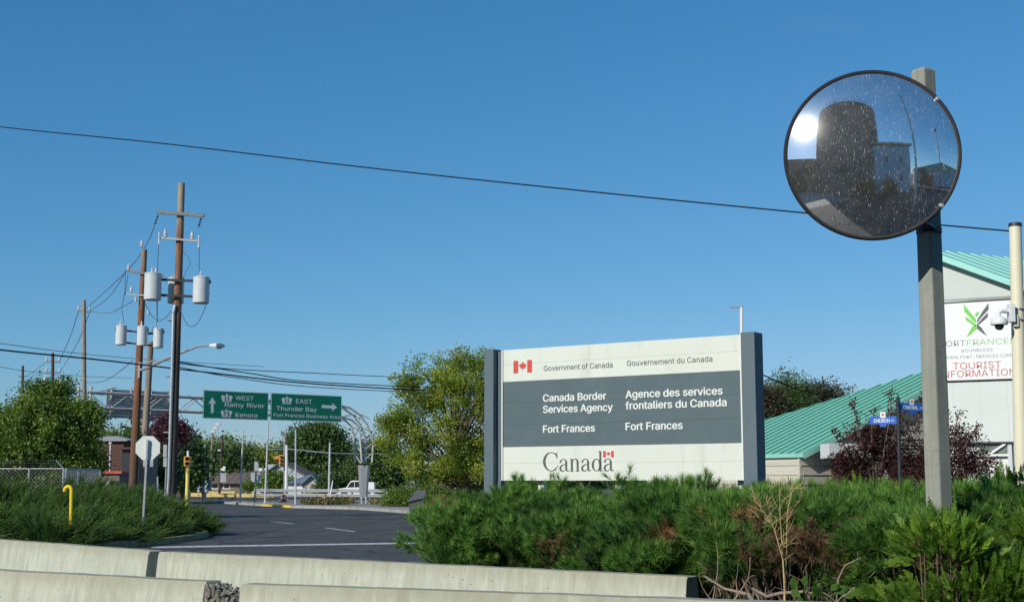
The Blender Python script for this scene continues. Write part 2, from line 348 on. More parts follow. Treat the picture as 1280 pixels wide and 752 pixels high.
def mirrormat():
    m, t, b, o = newmat('dirty_convex_mirror')
    b.inputs['Base Color'].default_value = (.9, .92, .92, 1); b.inputs['Metallic'].default_value = 1
    b.inputs['Roughness'].default_value = .016
    v = coords(t)
    g2 = N(t, 'ShaderNodeBsdfGlossy'); g2.inputs[0].default_value = (.8, .8, .78, 1); g2.inputs['Roughness'].default_value = .2
    pre = N(t, 'ShaderNodeMixShader'); pre.inputs[0].default_value = .06; t.links.new(b.outputs[0], pre.inputs[1]); t.links.new(g2.outputs[0], pre.inputs[2])
    d = N(t, 'ShaderNodeBsdfDiffuse'); d.inputs[0].default_value = (.75, .74, .7, 1)
    # specks and short scratches, thicker in blotches
    vo = N(t, 'ShaderNodeTexVoronoi'); vo.inputs['Scale'].default_value = 85; 
    w_ = N(t, 'ShaderNodeTexNoise'); w_.inputs['Scale'].default_value = 30; t.links.new(v, w_.inputs['Vector'])
    vv = N(t, 'ShaderNodeVectorMath', operation='MULTIPLY_ADD'); vv.inputs[1].default_value = (.05, .05, .05); t.links.new(w_.outputs['Color'], vv.inputs[0]); t.links.new(v, vv.inputs[2]); t.links.new(vv.outputs[0], vo.inputs['Vector'])
    sp = ramp(t, vo.outputs['Distance'], [(.1, (1, 1, 1)), (.2, (0, 0, 0))])
    sel = ramp(t, noise(t, v, 3.6, 5), [(.52, (.0, .0, .0)), (.7, (1, 1, 1))])
    a = N(t, 'ShaderNodeMath', operation='MULTIPLY'); t.links.new(sp, a.inputs[0]); t.links.new(sel, a.inputs[1])
    def scratch(rot, s1, lo):
        mp = N(t, 'ShaderNodeMapping'); mp.inputs['Rotation'].default_value = (0, R(rot), 0); mp.inputs['Scale'].default_value = (s1, 3, s1 * .14)
        t.links.new(v, mp.inputs['Vector'])
        return ramp(t, noise(t, mp.outputs[0], 1, 2, .5), [(lo, (0, 0, 0)), (lo + .02, (1, 1, 1))])
    s1 = scratch(50, 190, .705); s2 = scratch(-60, 210, .71); s3 = scratch(15, 170, .715)
    acc = a.outputs[0]
    for q, k in ((s1, .6), (s2, .6), (s3, .5)):
        z = N(t, 'ShaderNodeMath', operation='MULTIPLY_ADD'); z.inputs[1].default_value = k; t.links.new(q, z.inputs[0]); t.links.new(acc, z.inputs[2]); acc = z.outputs[0]
    dust_veil = N(t, 'ShaderNodeMath', operation='MULTIPLY_ADD'); dust_veil.inputs[1].default_value = .11; t.links.new(noise(t, v, 9, 6), dust_veil.inputs[0]); t.links.new(acc, dust_veil.inputs[2])  # dust film, thickened to paint a pale veil over the reflected sky
    cl = N(t, 'ShaderNodeMath', operation='MINIMUM'); cl.inputs[1].default_value = .8; t.links.new(dust_veil.outputs[0], cl.inputs[0])
    mx = N(t, 'ShaderNodeMixShader'); t.links.new(cl.outputs[0], mx.inputs[0]); t.links.new(pre.outputs[0], mx.inputs[1]); t.links.new(d.outputs[0], mx.inputs[2]); t.links.new(mx.outputs[0], o.inputs[0])
    return m
M['mirror'] = mirrormat()

L = {}
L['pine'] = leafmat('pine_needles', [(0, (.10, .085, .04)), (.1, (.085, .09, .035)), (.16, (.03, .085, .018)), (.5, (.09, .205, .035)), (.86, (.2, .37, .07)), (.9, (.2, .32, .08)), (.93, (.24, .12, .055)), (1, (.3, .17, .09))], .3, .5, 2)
L['deadpine'] = leafmat('brown_needles', [(0, (.10, .06, .035)), (1, (.25, .15, .085))], .2, .8, 2)
L['cedar'] = leafmat('cedar_sprays', [(0, (.045, .11, .018)), (.6, (.11, .22, .028)), (1, (.26, .38, .05))], .35, .5, 2)
L['juniper'] = leafmat('juniper_plumes', [(0, (.014, .042, .012)), (.5, (.038, .095, .02)), (1, (.15, .25, .045))], .25, .55, .7)
L['maple'] = leafmat('maple_leaves', [(0, (.06, .12, .03)), (.6, (.16, .255, .05)), (1, (.31, .37, .1))], .4, .5, .7)
L['willow'] = leafmat('yellow_green_leaves', [(0, (.15, .23, .05)), (.55, (.31, .38, .075)), (.85, (.40, .44, .1)), (1, (.46, .42, .13))], .55, .5, .5)
L['darktree'] = leafmat('dark_green_leaves', [(0, (.04, .08, .03)), (.6, (.085, .15, .045)), (1, (.16, .23, .07))], .35, .5, .3)
L['midtree'] = leafmat('mid_green_leaves', [(0, (.1, .15, .035)), (.6, (.21, .27, .05)), (1, (.34, .36, .09))], .4, .5, .3)
L['autumn'] = leafmat('rusty_green_leaves', [(0, (.03, .045, .025)), (.6, (.08, .07, .035)), (1, (.15, .11, .055))], .3, .5, .3)
L['purple'] = leafmat('purple_leaves', [(0, (.04, .018, .018)), (.7, (.085, .035, .032)), (1, (.14, .07, .05))], .3, .5, 2)
L['crab'] = leafmat('dark_red_leaves', [(0, (.035, .015, .02)), (.8, (.08, .03, .04)), (1, (.4, .08, .2))], .25, .5, 1)
L['broad'] = leafmat('broad_leaves', [(0, (.07, .17, .03)), (1, (.13, .28, .06))], .4, .4, 5)
L['weed'] = leafmat('verge_weeds', [(0, (.08, .09, .03)), (.6, (.17, .15, .06)), (1, (.3, .24, .11))], .3, .7, 1)

# ------------------------------------------------------------------ scattering (one joined mesh per crown)
def scatter(name, tv, tf, loc, mats, var, mat_, parent=None, extra=None):
    tv = np.asarray(tv, np.float32); tf = np.asarray(tf, np.int32); loc = np.asarray(loc, np.float32); n = len(loc); k = tf.shape[1]
    V = (np.einsum('nij,vj->nvi', mats.astype(np.float32), tv) + loc[:, None, :]).reshape(-1, 3)
    if parent: V -= np.array(wloc(parent), np.float32)
    Fc = (tf[None] + (np.arange(n, dtype=np.int32) * len(tv))[:, None, None]).reshape(-1)
    me = bpy.data.meshes.new(name); me.vertices.add(len(V)); me.vertices.foreach_set('co', V.reshape(-1))
    me.loops.add(len(Fc)); me.loops.foreach_set('vertex_index', Fc)
    me.polygons.add(len(Fc) // k); me.polygons.foreach_set('loop_start', np.arange(0, len(Fc), k, dtype=np.int32))
    at_ = me.attributes.new('var', 'FLOAT', 'POINT'); at_.data.foreach_set('value', np.repeat(np.asarray(var, np.float32), len(tv)))
    me.update(calc_edges=True); me.materials.append(mat_)
    return link(name, me, None, parent)
def rotz_dir(dirs, scale, rng, roll=True):
    """matrices whose local Z points along dirs"""
    d = dirs / np.linalg.norm(dirs, axis=1, keepdims=True); n = len(d)
    a = np.where(np.abs(d[:, 2:3]) < .9, np.array([[0, 0, 1.]]), np.array([[1., 0, 0]]))
    x = np.cross(a, d); x /= np.linalg.norm(x, axis=1, keepdims=True); y = np.cross(d, x)
    if roll:
        th = rng.uniform(0, 2 * np.pi, n)[:, None]; x, y = x * np.cos(th) + y * np.sin(th), -x * np.sin(th) + y * np.cos(th)
    return np.stack([x, y, d], axis=2) * np.asarray(scale).reshape(-1, 1, 1)
def rand_rot(n, scale, rng):
    q = rng.normal(size=(n, 3)); return rotz_dir(q, scale, rng)

def leafcluster(nq, spread, size, rng, asp=.6):
    V = []; Fq = []
    for i in range(nq):
        c = rng.normal(size=3) * spread; m = rand_rot(1, [1], rng)[0]; s = size * rng.uniform(.7, 1.25)
        q = np.array([[-.5, 0, 0], [0, -asp / 2, .06], [.5, 0, 0], [0, asp / 2, .06]]) * s
        b = len(V); V += list(q @ m.T + c); Fq.append([b, b + 1, b + 2, b + 3])
    return np.array(V), np.array(Fq)
def tree(name, label, cat, base, blobs, ncl, per, size, lm, trunk=(.18, .06), seed=1, group=None, sig=.35, asp=.6, nbr=70, dep=1, gthr=.22, bark=None, lean=(0, 0), gap=.0, fork=.3, varb=0, q=4):
    rng = np.random.default_rng(seed); base = Vector(base)
    T = thing(name, label, cat, base, group)
    bl = np.array(blobs, float); wts = bl[:, 3] * bl[:, 4] * bl[:, 5]; wts = wts ** .8; wts /= wts.sum()
    C = []
    while len(C) < ncl:
        b = bl[rng.choice(len(bl), p=wts)]; d = rng.normal(size=3); d /= np.linalg.norm(d); r_ = rng.uniform(.35, 1) ** .55
        c_ = b[:3] + d * b[3:] * r_ * np.array([1, dep, 1])
        if gap and (math.sin(c_[0] * 1.9 / gap + seed) * math.sin(c_[2] * 2.1 / gap + c_[0] * .7) + .35 * math.sin(c_[0] * 4.1 / gap + c_[2] * 3.3 / gap)) > gthr: continue
        C.append(c_)
    C = np.array(C)
    top = C[:, 2].max(); cen = bl[:, :3].mean(0)
    bx = np.array(base)
    # limbs
    mb = MB(); zt = bx[2]; H = top - zt
    tp = [base, base + Vector((lean[0] * .3, lean[1] * .3, H * fork * .6)), base + Vector((lean[0] * .7, lean[1] * .7, H * (fork + .15))), base + Vector((lean[0], lean[1], H * .75))]
    mb.tube(tp, [trunk[0], trunk[0] * .85, trunk[0] * .6, trunk[1] * .6], 8)
    order = rng.permutation(ncl)[:nbr]
    for i in order:
        c = Vector(C[i]); h = min(.95, max(0.0, ((c.z - zt) / H - .25) * rng.uniform(.6, .95))); 
        f0 = fork * .5 + h * (.75 - fork * .5)
        # point on trunk
        zq = zt + H * f0
        for a_, b_ in zip(tp, tp[1:]):
            if a_.z <= zq <= b_.z or b_ is tp[-1]:
                k = min(1, max(0, (zq - a_.z) / max(1e-6, b_.z - a_.z))); s0 = a_.lerp(b_, k); break
        mid = s0.lerp(c, .5) + Vector((rng.normal() * .05 * H, rng.normal() * .05 * H, -.02 * H + (c - s0).length * .12))
        q1 = s0.lerp(mid, .5) + Vector((0, 0, .02 * H))
        r0 = trunk[1] * rng.uniform(.35, .9)
        mb.tube([s0, q1, mid, mid.lerp(c, .6), c], [r0, r0 * .8, r0 * .55, r0 * .35, r0 * .15], 5, False)
    mb.build('trunk', bark or M['bark'], T, smooth='all', fix=False)
    tv, tf = leafcluster(q, sig * .35, size, rng, asp)
    n = ncl * per
    P = np.repeat(C, per, 0) + rng.normal(size=(n, 3)) * sig * np.array([1, 1, .75])
    cv = rng.normal(size=ncl) * .18
    var = np.clip(.5 + np.repeat(cv, per) + rng.normal(size=n) * .15 + varb, 0, 1)
    scatter('crown', tv, tf, P, rand_rot(n, rng.uniform(.7, 1.3, n), rng), var, lm, T)
    return T

# ------------------------------------------------------------------ lettering and flat print
_capH = {}
FONT = None
try:   # the plain sans that ships with Blender; its default face if it is not there
    import os
    for _r in (bpy.utils.resource_path('LOCAL'), bpy.utils.resource_path('SYSTEM')):
        _p = os.path.join(_r, 'datafiles', 'fonts', 'Inter.woff2')
        if _r and os.path.exists(_p): FONT = bpy.data.fonts.load(_p); break
except Exception: FONT = None
def _textmesh(s, bold):
    c = bpy.data.curves.new('t', 'FONT'); c.body = s; c.size = 1
    if FONT: c.font = FONT
    c.offset = bold; c.resolution_u = 3; c.space_character = 1.0 + bold * 2
    o = bpy.data.objects.new('t', c); COL.objects.link(o); bpy.context.view_layer.update()
    me = bpy.data.meshes.new_from_object(o.evaluated_get(bpy.context.evaluated_depsgraph_get()))
    vs = [tuple(v.co) for v in me.vertices]; fs = [tuple(p.vertices) for p in me.polygons]
    bpy.data.objects.remove(o); bpy.data.curves.remove(c); bpy.data.meshes.remove(me)
    return vs, fs
class Plane:
    def __init__(s, O, u, n):
        s.O = Vector(O); s.n = Vector(n).normalized(); s.u = Vector(u).normalized(); s.v = s.n.cross(s.u) ; 
        if s.v.z < 0: s.v = -s.v
    def uv(s, px, py):
        d = ray(px, py); t = (s.O - EYE).dot(s.n) / d.dot(s.n); q = EYE + d * t - s.O
        return q.dot(s.u), q.dot(s.v)
    def pt(s, u, v, k=0): return s.O + s.u * u + s.v * v + s.n * k
def text(pl, s, u0, v0, wd, h, mt, parent, bold=0, k=.004, name='lettering', label=None):
    vs, fs = _textmesh(s, 0)
    if 0 not in _capH: _capH[0] = max(q[1] for q in _textmesh('H', 0)[0])
    x0 = min(q[0] for q in vs); x1 = max(q[0] for q in vs); sx = wd / (x1 - x0); sy = h / _capH[0]
    b = MB()
    for i, (ox, oy) in enumerate(((0, 0),) if bold <= 0 else ((-1, 0), (1, 0), (0, .55), (0, -.55), (0, 0))):   # a heavier stroke is the same print laid down again a hair to the side
        b.add([pl.pt(u0 + (q[0] - x0 + ox * bold) * sx, v0 + (q[1] + oy * bold) * sy, k + i * .0003) for q in vs], fs)
    return b.build(name, mt, parent, label, fix=False)
def textpx(pl, s, xl, xr, yl, yr, caph, mt, parent, bold=0, **kw):
    """baseline from picture column xl (row yl) to xr (row yr)"""
    u0, v0 = pl.uv(xl, yl); u1, v1 = pl.uv(xr, yr); _, vt = pl.uv(xl, yl - caph)
    return text(pl, s, u0, (v0 + v1) / 2, u1 - u0, vt - v0, mt, parent, bold, **kw)
def flat(pl, polys, mt, parent, name, k=.004, label=None):
    b = MB()
    for poly in polys:
        tri = tessellate_polygon([[Vector((p[0], p[1], 0)) for p in poly]])
        b.add([pl.pt(p[0], p[1], k) for p in poly], [tuple(t) for t in tri])
    return b.build(name, mt, parent, label, fix=False)
LEAF = [(0,1),(.16,.7),(.34,.78),(.26,.36),(.5,.6),(.56,.46),(.84,.5),(.76,.26),(.88,.18),(.44,-.2),(.5,-.34),(.05,-.27),(.05,-.75)]
def mapleleaf(cx, cy, s): 
    p = [(cx + x * s, cy + y * s) for x, y in LEAF]; return p + [(cx - x * s, cy + y * s) for x, y in reversed(LEAF[1:])]
def stroke(pts, ws):
    out = []
    for i, (a, b) in enumerate(pts):
        a0 = pts[max(i - 1, 0)]; a1 = pts[min(i + 1, len(pts) - 1)]; dx, dy = a1[0] - a0[0], a1[1] - a0[1]; l = math.hypot(dx, dy) or 1
        out.append(((a - dy / l * ws[i] / 2, b + dx / l * ws[i] / 2), (a + dy / l * ws[i] / 2, b - dx / l * ws[i] / 2)))
    return [[out[i][0], out[i][1], out[i + 1][1], out[i + 1][0]] for i in range(len(pts) - 1)]
def arcs(cx, cy, rx, ry, a0, a1, wmax, wmin, axis=180, n=18):
    P, W = [], []
    for i in range(n + 1):
        a = a0 + (a1 - a0) * i / n; P.append((cx + rx * math.cos(R(a)), cy + ry * math.sin(R(a))))
        W.append(wmin + (wmax - wmin) * abs(math.cos(R(a - axis))) ** 1.6)
    return stroke(P, W)
def serif_word():
    """the word 'Canada' as old-style serif shapes, cap height 1"""
    G = {}
    G['C'] = (arcs(.42, .5, .38, .47, 48, 312, .13, .035) + stroke([(.72, .98), (.72, .66)], [.03, .03]) + stroke([(.67, .85), (.72, .7)], [.06, .03]) + stroke([(.67, .15), (.77, .3)], [.03, .03]), .8)
    a = stroke([(.08, .44), (.1, .52), (.17, .6), (.27, .62), (.36, .57), (.39, .47)], [.09, .07, .04, .035, .07, .1]) + stroke([(.39, .48), (.39, .12), (.42, .04), (.5, .02), (.55, .06)], [.1, .1, .08, .04, .02]) \
        + stroke([(.37, .38), (.25, .34), (.12, .27), (.07, .17), (.1, .06), (.18, .01), (.28, .03), (.37, .12)], [.02, .04, .08, .1, .1, .06, .03, .02])
    G['a'] = (a, .55)
    n_ = stroke([(.12, .62), (.12, .0)], [.1, .1]) + stroke([(.02, .6), (.14, .62)], [.03, .03]) + stroke([(.02, .012), (.22, .012)], [.028, .028]) \
        + stroke([(.15, .5), (.22, .6), (.31, .63), (.39, .58), (.42, .48)], [.02, .03, .05, .09, .1]) + stroke([(.42, .5), (.42, 0)], [.1, .1]) + stroke([(.32, .012), (.52, .012)], [.028, .028])
    G['n'] = (n_, .56)
    d = arcs(.25, .31, .19, .3, 0, 360, .11, .03) + stroke([(.45, 1.0), (.45, .0)], [.1, .1]) + stroke([(.34, .98), (.46, .99)], [.03, .03]) + stroke([(.45, .02), (.58, .02)], [.04, .02])
    G['d'] = (d, .57)
    out = []; x = 0
    for ch in 'Canada':
        g, adv = G[ch]; out += [[(p[0] + x, p[1]) for p in q] for q in g]; x += adv + .015
    return out, x

# ------------------------------------------------------------------ the setting: ground, road, kerbs, paint
def sheet(name, pts, z, mt, kind='structure'):
    b = MB(); tri = tessellate_polygon([[Vector((p[0], p[1], 0)) for p in pts]])
    b.add([(p[0], p[1], z) for p in pts], [tuple(t) if True else 0 for t in tri])
    o = b.build(name, mt, fix=False)
    me = o.data
    if me.polygons[0].normal.z < 0: me.flip_normals()
    o['kind'] = kind; return o
g = MB(); g.box((-2500, -900, -1), (2500, 3500, -.012)); g.build('ground', M['ground'])['kind'] = 'structure'
far = [atz(x, y) for x, y in ((258, 627.5), (330, 632), (366, 634.3), (450, 636.5), (512, 641), (620, 646), (760, 652))]
rd = [(-70, -60), (70, -60), (70, 60)] + [(p.x, p.y) for p in reversed(far)] + [(far[0].x - 20, 104), (-70, 104)]
sheet('asphalt_road', rd, 0, M['asphalt'])
# farther road surface running off behind the kerb on the left, and the gravel verge
sheet('gravel_verge', [(-45, 86), (40, 66), (60, 130), (-45, 135)], -.006, M['gravel'])
sheet('far_street', [(-160, 128), (160, 118), (160, 150), (-160, 158)], .002, M['asphalt'])
# sidewalk behind the far kerb
sw = [(p.x, p.y) for p in far]
back = [(p.x + .6, p.y + 3.2) for p in far]
o = MB(); n_ = len(sw)
for i in range(n_ - 1):
    a, b_, c, d = sw[i], sw[i + 1], back[i + 1], back[i]
    o.add([(a[0], a[1], .0), (b_[0], b_[1], .0), (b_[0], b_[1], .13), (a[0], a[1], .13), (c[0], c[1], .13), (d[0], d[1], .13), (c[0], c[1], 0), (d[0], d[1], 0)], [(0, 1, 2, 3), (3, 2, 4, 5), (5, 4, 6, 7)])
o.build('sidewalk', M['walk'], fix=False)['kind'] = 'structure'
def strip(name, pa, pb, w_, h, mt, k='structure', z0=.0):
    pa, pb = Vector(pa), Vector(pb); b = MB(); d = (pb - pa).normalized(); s = Vector((-d.y, d.x, 0)) * w_ / 2
    b.add([pa + s, pa - s, pb - s, pb + s] + [q + Vector((0, 0, h)) for q in (pa + s * .85, pa - s * .85, pb - s * .85, pb + s * .85)], [(0,3,2,1),(4,5,6,7),(0,1,5,4),(1,2,6,5),(2,3,7,6),(3,0,4,7)])
    b = b.build(name, mt); b['kind'] = k; b.location.z = z0; return b
def kerbpiece(xa, ya, xb, yb, mt, nm='kerb'):
    a, b = atz(xa, ya), atz(xb, yb); off = Vector((0, -.13, 0)); return strip(nm, a + off, b + off, .24, .15, mt)
kerbpiece(258, 627.4, 273, 628.4, M['yellow_paint'], 'yellow_kerb'); kerbpiece(273.5, 628.5, 329, 631.9, M['walk']); kerbpiece(329.5, 632, 366, 634.3, M['yellow_paint'], 'yellow_kerb')
kerbpiece(366.5, 634.4, 450, 636.5, M['walk']); kerbpiece(450.5, 636.6, 512, 641, M['walk']); kerbpiece(512.5, 641.1, 760, 652, M['walk'])
# painted lines
def paintline(name, xa, ya, xb, yb, wd, z=.004):
    a, b = atz(xa, ya), atz(xb, yb); d = (b - a).normalized(); s = Vector((-d.y, d.x, 0)) * wd / 2
    q = [a + s, a - s, b - s, b + s]; sheet(name, [(p.x, p.y) for p in q], z, M['paint'])
paintline('stop_line', 190, 683.6, 520, 678.3, .75)
for xa, ya, xb, yb in ((407, 659.3, 443, 664), (338, 651.3, 366, 654.2), (284, 643.6, 301, 645.4), (252, 638.5, 262, 639.6), (300, 634.6, 345, 635.6)): paintline('lane_dash', xa, ya, xb, yb, .14)
# island with the junipers and its kerb
isl = [atz(x, y, .0) for x, y in ((262, 667), (254, 671), (238, 675), (205, 679), (165, 683), (120, 687), (40, 692), (-120, 697))]
isl = [(p.x, p.y) for p in isl]; islp = [(-40, isl[-1][1]), (-40, 58), (-17, 57), (-13.0, 50), (-10.2, 43)] + isl
sheet('island_bed', islp, .10, M['soil'])
b = MB()
pts = [Vector((x, y, 0)) for x, y in [(-17, 57), (-13.0, 50), (-10.2, 43)] + isl]
sec = [(-.1, 0), (-.09, .12), (-.07, .145), (.08, .145), (.1, .12), (.1, 0)]
rings = []
for i, p in enumerate(pts):
    d = (pts[min(i + 1, len(pts) - 1)] - pts[max(i - 1, 0)]).normalized(); s = Vector((-d.y, d.x, 0)); rings.append([p + s * a + Vector((0, 0, h)) for a, h in sec])
b.loft(rings, True, True); b.build('island_kerb', M['kerb_dirty'])['kind'] = 'structure'
# planting bed under the pine hedge and the sign
sheet('planting_bed', [(-1.6, 16.5), (-.8, 13.4), (1.5, 10.6), (1.5, 8.5), (8.5, 8.3), (11, 27), (5, 30), (-.8, 22)], .05, M['soil'])

# ------------------------------------------------------------------ jersey barriers
PROF = [(-.3, 0), (-.3, .07), (-.14, .33), (-.085, .78), (-.07, .81), (.07, .81), (.085, .78), (.14, .33), (.3, .07), (.3, 0)]
def barrier(a, b, label, seed, slant=0, n=26):
    """a, b: end points on the ground line; each ring slightly uneven"""
    a = Vector(a); b = Vector(b); a.z = b.z = 0; rng = random.Random(seed); d = (b - a).normalized(); s = Vector((-d.y, d.x, 0)); Lb = (b - a).length
    T = thing('concrete_barrier', label, 'concrete barrier', (a + b) / 2, 'concrete road barriers'); m = MB(); rings = []
    ts = [0, .012 / Lb] + [i / n for i in range(1, n)] + [1 - .012 / Lb, 1]
    for i, t in enumerate(ts):
        k = .97 if i in (0, len(ts) - 1) else 1; dz = rng.uniform(-.003, .003)
        rings.append([a.lerp(b, t) + s * (x * k + (rng.uniform(-.003, .003) if z > .1 else 0)) + Vector((0, 0, (z * (1 if k == 1 else .992) + (dz if z > .7 else 0)))) + (d * (slant * z) if i >= len(ts) - 2 else Vector()) for x, z in PROF])
    m.loft(rings); m.build('concrete_body', M['barrier'], T, smooth=True)
    return T, a, b, d, s
ZT = .81
p0, p1 = atz(0, 673.4, ZT), atz(195, 687.6, ZT); d = (p1 - p0).normalized()
barrier(p1 - d * 6.1, p1, 'left concrete barrier of the far row, in front of the juniper bed', 1)
p2, p3 = atz(206.5, 688.6, ZT), atz(865, 719.6, ZT)
barrier(p2, p3, 'long concrete barrier of the far row, in front of the pine hedge', 2)
q0, q1 = atz(0, 711.3, ZT), atz(270, 726, ZT); d = (q1 - q0).normalized()
T, a, b_, dd, ss = barrier(q1 - d * 6.0, q1 + d * .20, 'nearest left concrete barrier with a broken crumbling end', 3, slant=-.27)
# the broken end: a rough lump of exposed aggregate
rng = random.Random(5); m = MB(); n1, n2 = 26, 20
qa = Vector((q1.x, q1.y, 0)); grid = []
for i in range(n1 + 1):
    t = i / n1
    rr = []
    for (x, z) in [(PROF[0][0], 0), (-.3, .07), (-.24, .17), (-.19, .25), (-.14, .33), (-.125, .42), (-.115, .5), (-.105, .6), (-.095, .7), (-.08, .78), (-.03, .8), (.03, .8), (.08, .78), (.1, .66), (.12, .5), (.14, .33), (.3, .07), (.3, 0)]:
        top = .785 - .10 * t ** 1.6; z2 = min(z, top); j = .018 if z > .05 else 0
        rr.append(qa + dd * ((1 - t) * max(0, .19 - .26 * z2) - .02 + t * (.27 - .05 * z2) ) + ss * (x * (1 - .12 * t) + rng.uniform(-j, j)) + Vector((0, 0, z2 + rng.uniform(-j, j))))
    grid.append(rr)
m.loft(grid); 
for k in range(170):
    t = rng.random(); x = rng.uniform(-.1, .1); z = .78 - .10 * t ** 1.6; side = rng.random() < .55
    c = qa + dd * (t * .25) + (ss * x + Vector((0, 0, z + rng.uniform(-.01, .012))) if side else ss * -(.1 + rng.uniform(0, .02) + (.78 - z) * .1) + Vector((0, 0, rng.uniform(.4, z))))
    r_ = rng.uniform(.008, .024); Mx = Matrix.Rotation(rng.uniform(0, 6), 3, Vector((rng.random(), rng.random(), rng.random())).normalized())
    m.add([c + Mx @ (Vector(v) * r_) for v in ((1,0,0),(-1,0,0),(0,1,0),(0,-1,0),(0,0,1),(0,0,-1))], [(0,2,4),(2,1,4),(1,3,4),(3,0,4),(2,0,5),(1,2,5),(3,1,5),(0,3,5)])
m.build('broken_end', M['rubble'], T, 'crumbled dark end with exposed stones')
q2, q3 = atz(309, 728.6, ZT), atz(912, 749, ZT); d = (q3 - q2).normalized()
barrier(q2, q2 + d * 6.0, 'nearest right concrete barrier along the bottom edge of the photo', 4)

# ------------------------------------------------------------------ border agency sign
A = at(629, 600, 18.8); B = at(928.5, 600.5, 16.8); zb = 1.53; A.z = B.z = zb
u = (B - A).normalized(); nrm = Vector((u.y, -u.x, 0)); Wp = (B - A).length
Hp = at(928.5, 418, 16.8).z - zb
pl = Plane(A, u, nrm)
T = thing('entry_sign', 'large cream and blue-grey board sign reading Canada Border Services Agency between two slate posts', 'sign', ((A + B) / 2).xy.to_3d())
fr = [0, .113, .247, .41, .577, .746, .87, 1]
for i in range(7):
    v0, v1 = Hp * (1 - fr[i + 1]) + .0006, Hp * (1 - fr[i]) - .0006
    m = MB(); m.prism([(.002, v0), (Wp - .002, v0), (Wp - .002, v1), (.002, v1)], pl.O - nrm * .045, pl.u, pl.v, nrm, .045)
    m.build('board', M['band'] if i in (2, 3, 4) else M['cream'], T, ('blue-grey board' if i in (2, 3, 4) else None), bevel=.0008, seg=1)
m = MB(); m.prism([(.005, .01), (Wp - .005, .01), (Wp - .005, Hp - .01), (.005, Hp - .01)], pl.O - nrm * .10, pl.u, pl.v, nrm, .05); m.build('backing', M['dark'], T)
m = MB(); m.prism([(-.022, 0), (-.002, 0), (-.002, Hp), (-.022, Hp)], pl.O - nrm * .03, pl.u, pl.v, nrm, .045); m.build('edge_trim', M['trimw'], T)
m = MB(); m.prism([(Wp + .002, 0), (Wp + .022, 0), (Wp + .022, Hp), (Wp + .002, Hp)], pl.O - nrm * .03, pl.u, pl.v, nrm, .045); m.build('edge_trim', M['trimw'], T)
def signpost(u0, u1, d0, d1, zt, ib, lab=None):
    m = MB(); c = A.copy(); c.z = 0
    m.prism([(u0, 0), (u1, 0), (u1, zt), (u0, zt)], c - nrm * d0, u, Vector((0, 0, 1)), nrm, d0 + d1)
    p = m.build('post', M['slate'], T, lab, bevel=.006)
    m = MB(); m.prism([(ib[0], 0), (ib[1], 0), (ib[1], zt - .03), (ib[0], zt - .03)], c - nrm * .09, u, Vector((0, 0, 1)), nrm, .11); m.build('inner_channel', M['slate'], p, bevel=.004)
signpost(-.24, -.085, .13, .12, zb + Hp + .012, (-.083, -.024)); signpost(Wp + .066, Wp + .25, .13, .12, zb + Hp + .012, (Wp + .024, Wp + .064))
for uu in (.5, 1.7, Wp - .12):
    m = MB(); c = A.copy(); c.z = 0; m.prism([(uu, 0), (uu + .09, 0), (uu + .09, zb + .06), (uu, zb + .06)], c - nrm * .19, u, Vector((0, 0, 1)), nrm, .08); m.build('leg', M['trimw'], T)
for s_, xl, xr, yl, yr, ch, mt_, bo in (
    ('Government of Canada', 679.8, 765.8, 463.4, 459, 6.6, 'letd', 0), ('Gouvernement du Canada', 783.6, 890.5, 457.3, 451.5, 6.8, 'letd', 0),
    ('Canada Border', 679.2, 757.8, 501.6, 498.7, 8.8, 'letw', .022), ('Services Agency', 679.2, 765.9, 515.3, 513.3, 8.8, 'letw', .022), ('Fort Frances', 679.2, 743.6, 540.2, 539, 8.8, 'letw', .022),
    ('Agence des services', 782.4, 903.2, 497.5, 492.3, 9.2, 'letw', .022), ('frontaliers du Canada', 782.4, 908.2, 511.2, 507.2, 9.2, 'letw', .022), ('Fort Frances', 782.4, 853.4, 537.3, 535.6, 9.2, 'letw', .022)):
    textpx(pl, s_, xl, xr, yl, yr, ch, M[mt_], T, bo)
w_, wid = serif_word(); u0, v0 = pl.uv(679.5, 588.8); u1, v1 = pl.uv(768, 588.4); _, vt = pl.uv(679.5, 564.5); sx = (u1 - u0) / wid; sy = (vt - v0)
flat(pl, [[(u0 + p[0] * sx, v0 + p[1] * sy) for p in q] for q in w_], M['letd'], T, 'wordmark')
def flag(xa, xb, yt, yb):
    ua, va = pl.uv(xa, yt); ub, vb = pl.uv(xb, yb); w1 = (ub - ua) * .25
    rect = lambda a, b, c, d: [(a, c), (b, c), (b, d), (a, d)]
    flat(pl, [rect(ua, ua + w1, vb, va), rect(ub - w1, ub, vb, va), mapleleaf((ua + ub) / 2, (va + vb) / 2 - (va - vb) * .02, (va - vb) * .42)], M['flagred'], T, 'flag_emblem')
flag(642, 665, 450.8, 465); flag(754, 767.3, 563.3, 571)

